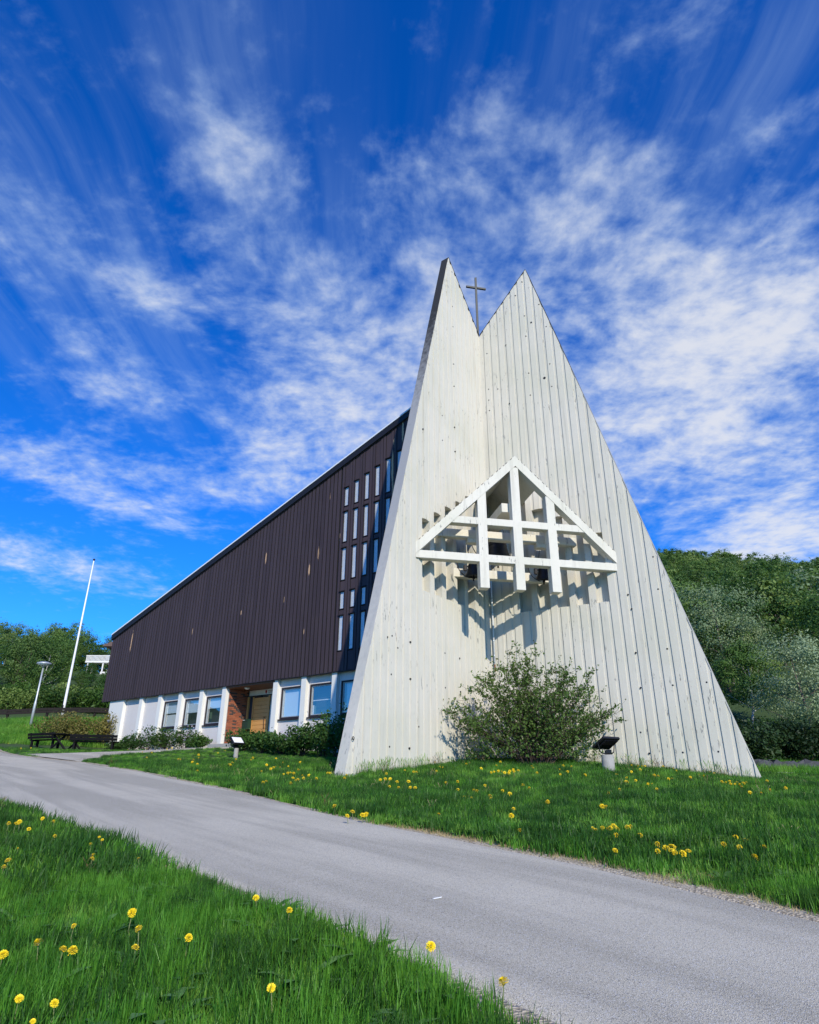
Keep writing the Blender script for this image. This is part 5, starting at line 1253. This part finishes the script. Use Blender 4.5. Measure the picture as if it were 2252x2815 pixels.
def stem_mesh(seed, h):
    r = np.random.default_rng(seed); b = MB(); b.tube([(-.02 * r.normal(), -.02 * r.normal(), -h), (.008 * r.normal(), .008 * r.normal(), -h * .5), (0, 0, -.004)], [.0028, .0025, .0024], 6, False)
    b.lathe([(.003, -.010), (.0065, -.007), (.0075, -.002), (.006, .0015)], (0, 0, 0), 8); return b.mesh('stem', M_STEM, True)
DSM = {h: [stem_mesh(int(h * 1000) + i, h) for i in range(2)] for h in (.10, .16)}
MARKS = [((5.28, 18.3), 'beside the floodlight post at the big shrub'), ((3.4, 18.6), 'at the foot of the twiggy shrub'), ((8.6, 18.0), 'near the tower foot on the floodlight side'), ((-1.6, 15.8), 'by the tower foot nearest the hall'),
         ((1.0, 16.8), 'in the lawn between hall side foot and shrub'), ((-6.36, 25.3), 'beside the thin floodlight post by the door'), ((-4.5, 20.5), 'in the lawn below the leafy hedge'), ((3.2, 9.5), 'in the lawn beyond the gravel verge'), ((5.2, 9.8), 'in the outer lawn past the gravel verge'),
         ((-.9, 9.6), 'in the weeds at the far road edge'), ((-12.5, 28), 'beside the path to the church door'), ((-17.5, 32.5), 'in the grass before the black benches')]
def dandelion(px, py, fg, i, label, group, size=1.0):
    h = .15 if fg else .11; p = ground_hit(px, py, h)
    if p is None: return
    if not fg: mk = min(MARKS, key=lambda m: math.hypot(m[0][0] - p[0], m[0][1] - p[1]))[1]; label = 'small yellow dandelion ' + mk; group = 'dandelions ' + mk
    elif 'near side' in label: label = ('small half open' if size < .8 else 'wide open') + ' yellow dandelion in the ' + ('thick grass before the road' if p[1] < 5.2 else 'grass along the near road edge')
    r = np.random.default_rng(700 + i); t = thing('dandelion', label, 'dandelion', (p[0], p[1], p[2] + h), group, track=False)
    s_ = size * r.uniform(.88, 1.14); t.scale = (s_, s_, s_)
    hd = bpy.data.objects.new('flower_head', DH[i % 3]); sm_ = bpy.data.objects.new('stem', DSM[.16 if fg else .10][i % 2])
    tilt = r.uniform(.05, .95); hs_ = r.uniform(.85, 1.15); hd.scale = (hs_, hs_ * r.uniform(.85, 1.0), hs_ * r.uniform(.9, 1.9))
    hd.rotation_euler = Euler((tilt + r.normal() * .12, r.normal() * .35, 0), 'XYZ')
    for c in (hd, sm_): COL.objects.link(c); c.parent = t
FG = [(42,112),(92,104),(75,112),(137,138),(202,88),(254,102),(260,173),(471,175),(485,188),(431,209),(85,233),(38,286),(18,320),(443,260),(437,279),(657,278),(627,537),(658,612),(350,601),(181,687),(298,713),(344,718),(15,735),(641,702),(895,656),(1214,467),(1373,525),(1286,898),(90,948),(257,971),(155,1056)]
small_fg = {(471,175),(485,188),(431,209),(85,233),(657,278),(350,601),(443,260),(90,948),(257,971),(155,1056)}
i = 0
for q in FG:
    dandelion(*S(CFG, *q), True, i, 'yellow dandelion in the grass on the near side of the road', 'dandelions on the near side of the road', .62 if q in small_fg else 1.0); i += 1
for q in ((363, 707), (619, 833)): dandelion(*S(CRD, *q), True, i, 'tall yellow dandelion standing at the gravel edge over the asphalt', 'dandelions at the gravel edge', 1.0); i += 1
LW = [(522,46),(590,38),(607,58),(487,65),(500,62),(540,80),(575,95),(585,92),(593,70),(600,90),(612,92),(622,95),(637,97),(652,85),(655,92),(640,90),(670,88),(717,72),(722,78),(735,97),(815,85),(828,72),(843,92),(857,73),(817,102),(905,103),(60,115),(25,213),(88,233),(70,247),(123,244),(136,243),(207,100),(186,120),(203,118),(220,117),(245,128),(285,127),(250,147),(218,144),(291,147),(308,148),(272,88),(302,93),(312,93),(370,88),(376,60),(383,90),(395,75),(405,77),(416,130),(457,127),(459,155),(515,160),(526,160),(505,185),(482,180),(553,141),(574,186),(571,178),(615,160),(640,170),(686,139),(709,150),(773,199),(653,222),(646,247),(391,241),(675,299),(987,169),(1026,155),(965,214),(978,213),(1015,103),(1067,92),(1050,113),(1047,125),(1052,128),(1082,122),(1068,70),(1090,72),(1105,72),(1098,85),(1115,72),(1125,135),(1140,135),(1155,154),(1178,73),(1147,105),(1160,107),(1197,117),(1210,117),(1215,82),(1225,88),(1274,112),(1305,103),(1320,108),(1343,92),(1357,97),(1384,128),(1398,130),(1412,125),(1415,135),(1430,135),(1438,130),(1448,140),(1454,145),(1460,133),(1470,130),(1484,165),(1522,167),(1553,158),(1543,125),(1608,150),(931,290),(942,295),(966,290),(980,293),(993,290),(1005,284),(1017,291),(1013,315),(1054,290),(1063,285),(1097,315),(1157,348),(1159,372),(1189,362),(1205,357),(1213,355),(1210,370),(1218,376),(1247,379),(1267,370),(1010,369),(1391,349),(1432,322),(1467,333),(1445,357),(1531,357),(1499,395)]
for q in LW: dandelion(*S(CRD, *q), False, i, 'small yellow dandelion on the lawn between road and tower', 'dandelions on the tower lawn', 1.30 if q[1] > 270 else 1.5); i += 1
LN = [(240,1210),(255,1218),(273,1197),(307,1163),(450,1170),(467,1152),(550,1280),(565,1387),(593,1377),(598,1217),(637,1257),(663,1245),(685,1237),(752,1197),(726,1243),(803,1232),(757,1307),(797,1297),(822,1293),(853,1300),(848,1342),(895,1357),(878,1370),(828,1396),(898,1268),(915,1193),(938,1325),(948,1345),(998,1315),(1068,1350),(1175,1295),(1199,1297),(1337,1347),(1360,1318),(687,1157),(205,1083),(135,1105)]
for q in LN: dandelion(*S(C2, *q), False, i, 'small yellow dandelion on the lawn below the church door', 'dandelions on the door lawn', 1.55); i += 1
LP = [(1130,1600),(1160,1605),(1010,1615),(1125,1635),(1160,1677),(1200,1637),(1320,1610),(1345,1590),(1360,1600),(1410,1690),(1427,1692),(1530,1695),(1520,1712),(1560,1727),(1570,1655),(1570,1678),(1560,1780),(65,1565),(165,1605),(245,1600)]
for q in LP: dandelion(*S(C1, *q), False, i, 'small yellow dandelion beside the path along the church wall', 'dandelions by the path', 1.6); i += 1
# a scrap of white paper on the asphalt
p = ground_hit(*S(CRD, 385, 552)); b = MB(); b.box((0, 0, .004), (.028, .008, .003), (-.003, .009, 0), .002); b.box((.024, .012, .007), (.010, .002, .004), (0, .007, 0), .0015)
o = b.build('paper_scrap', M_WHITE); o.location = (p[0], p[1], p[2] + .024); tag(o, 'small white scrap of paper lying on the asphalt', 'litter')
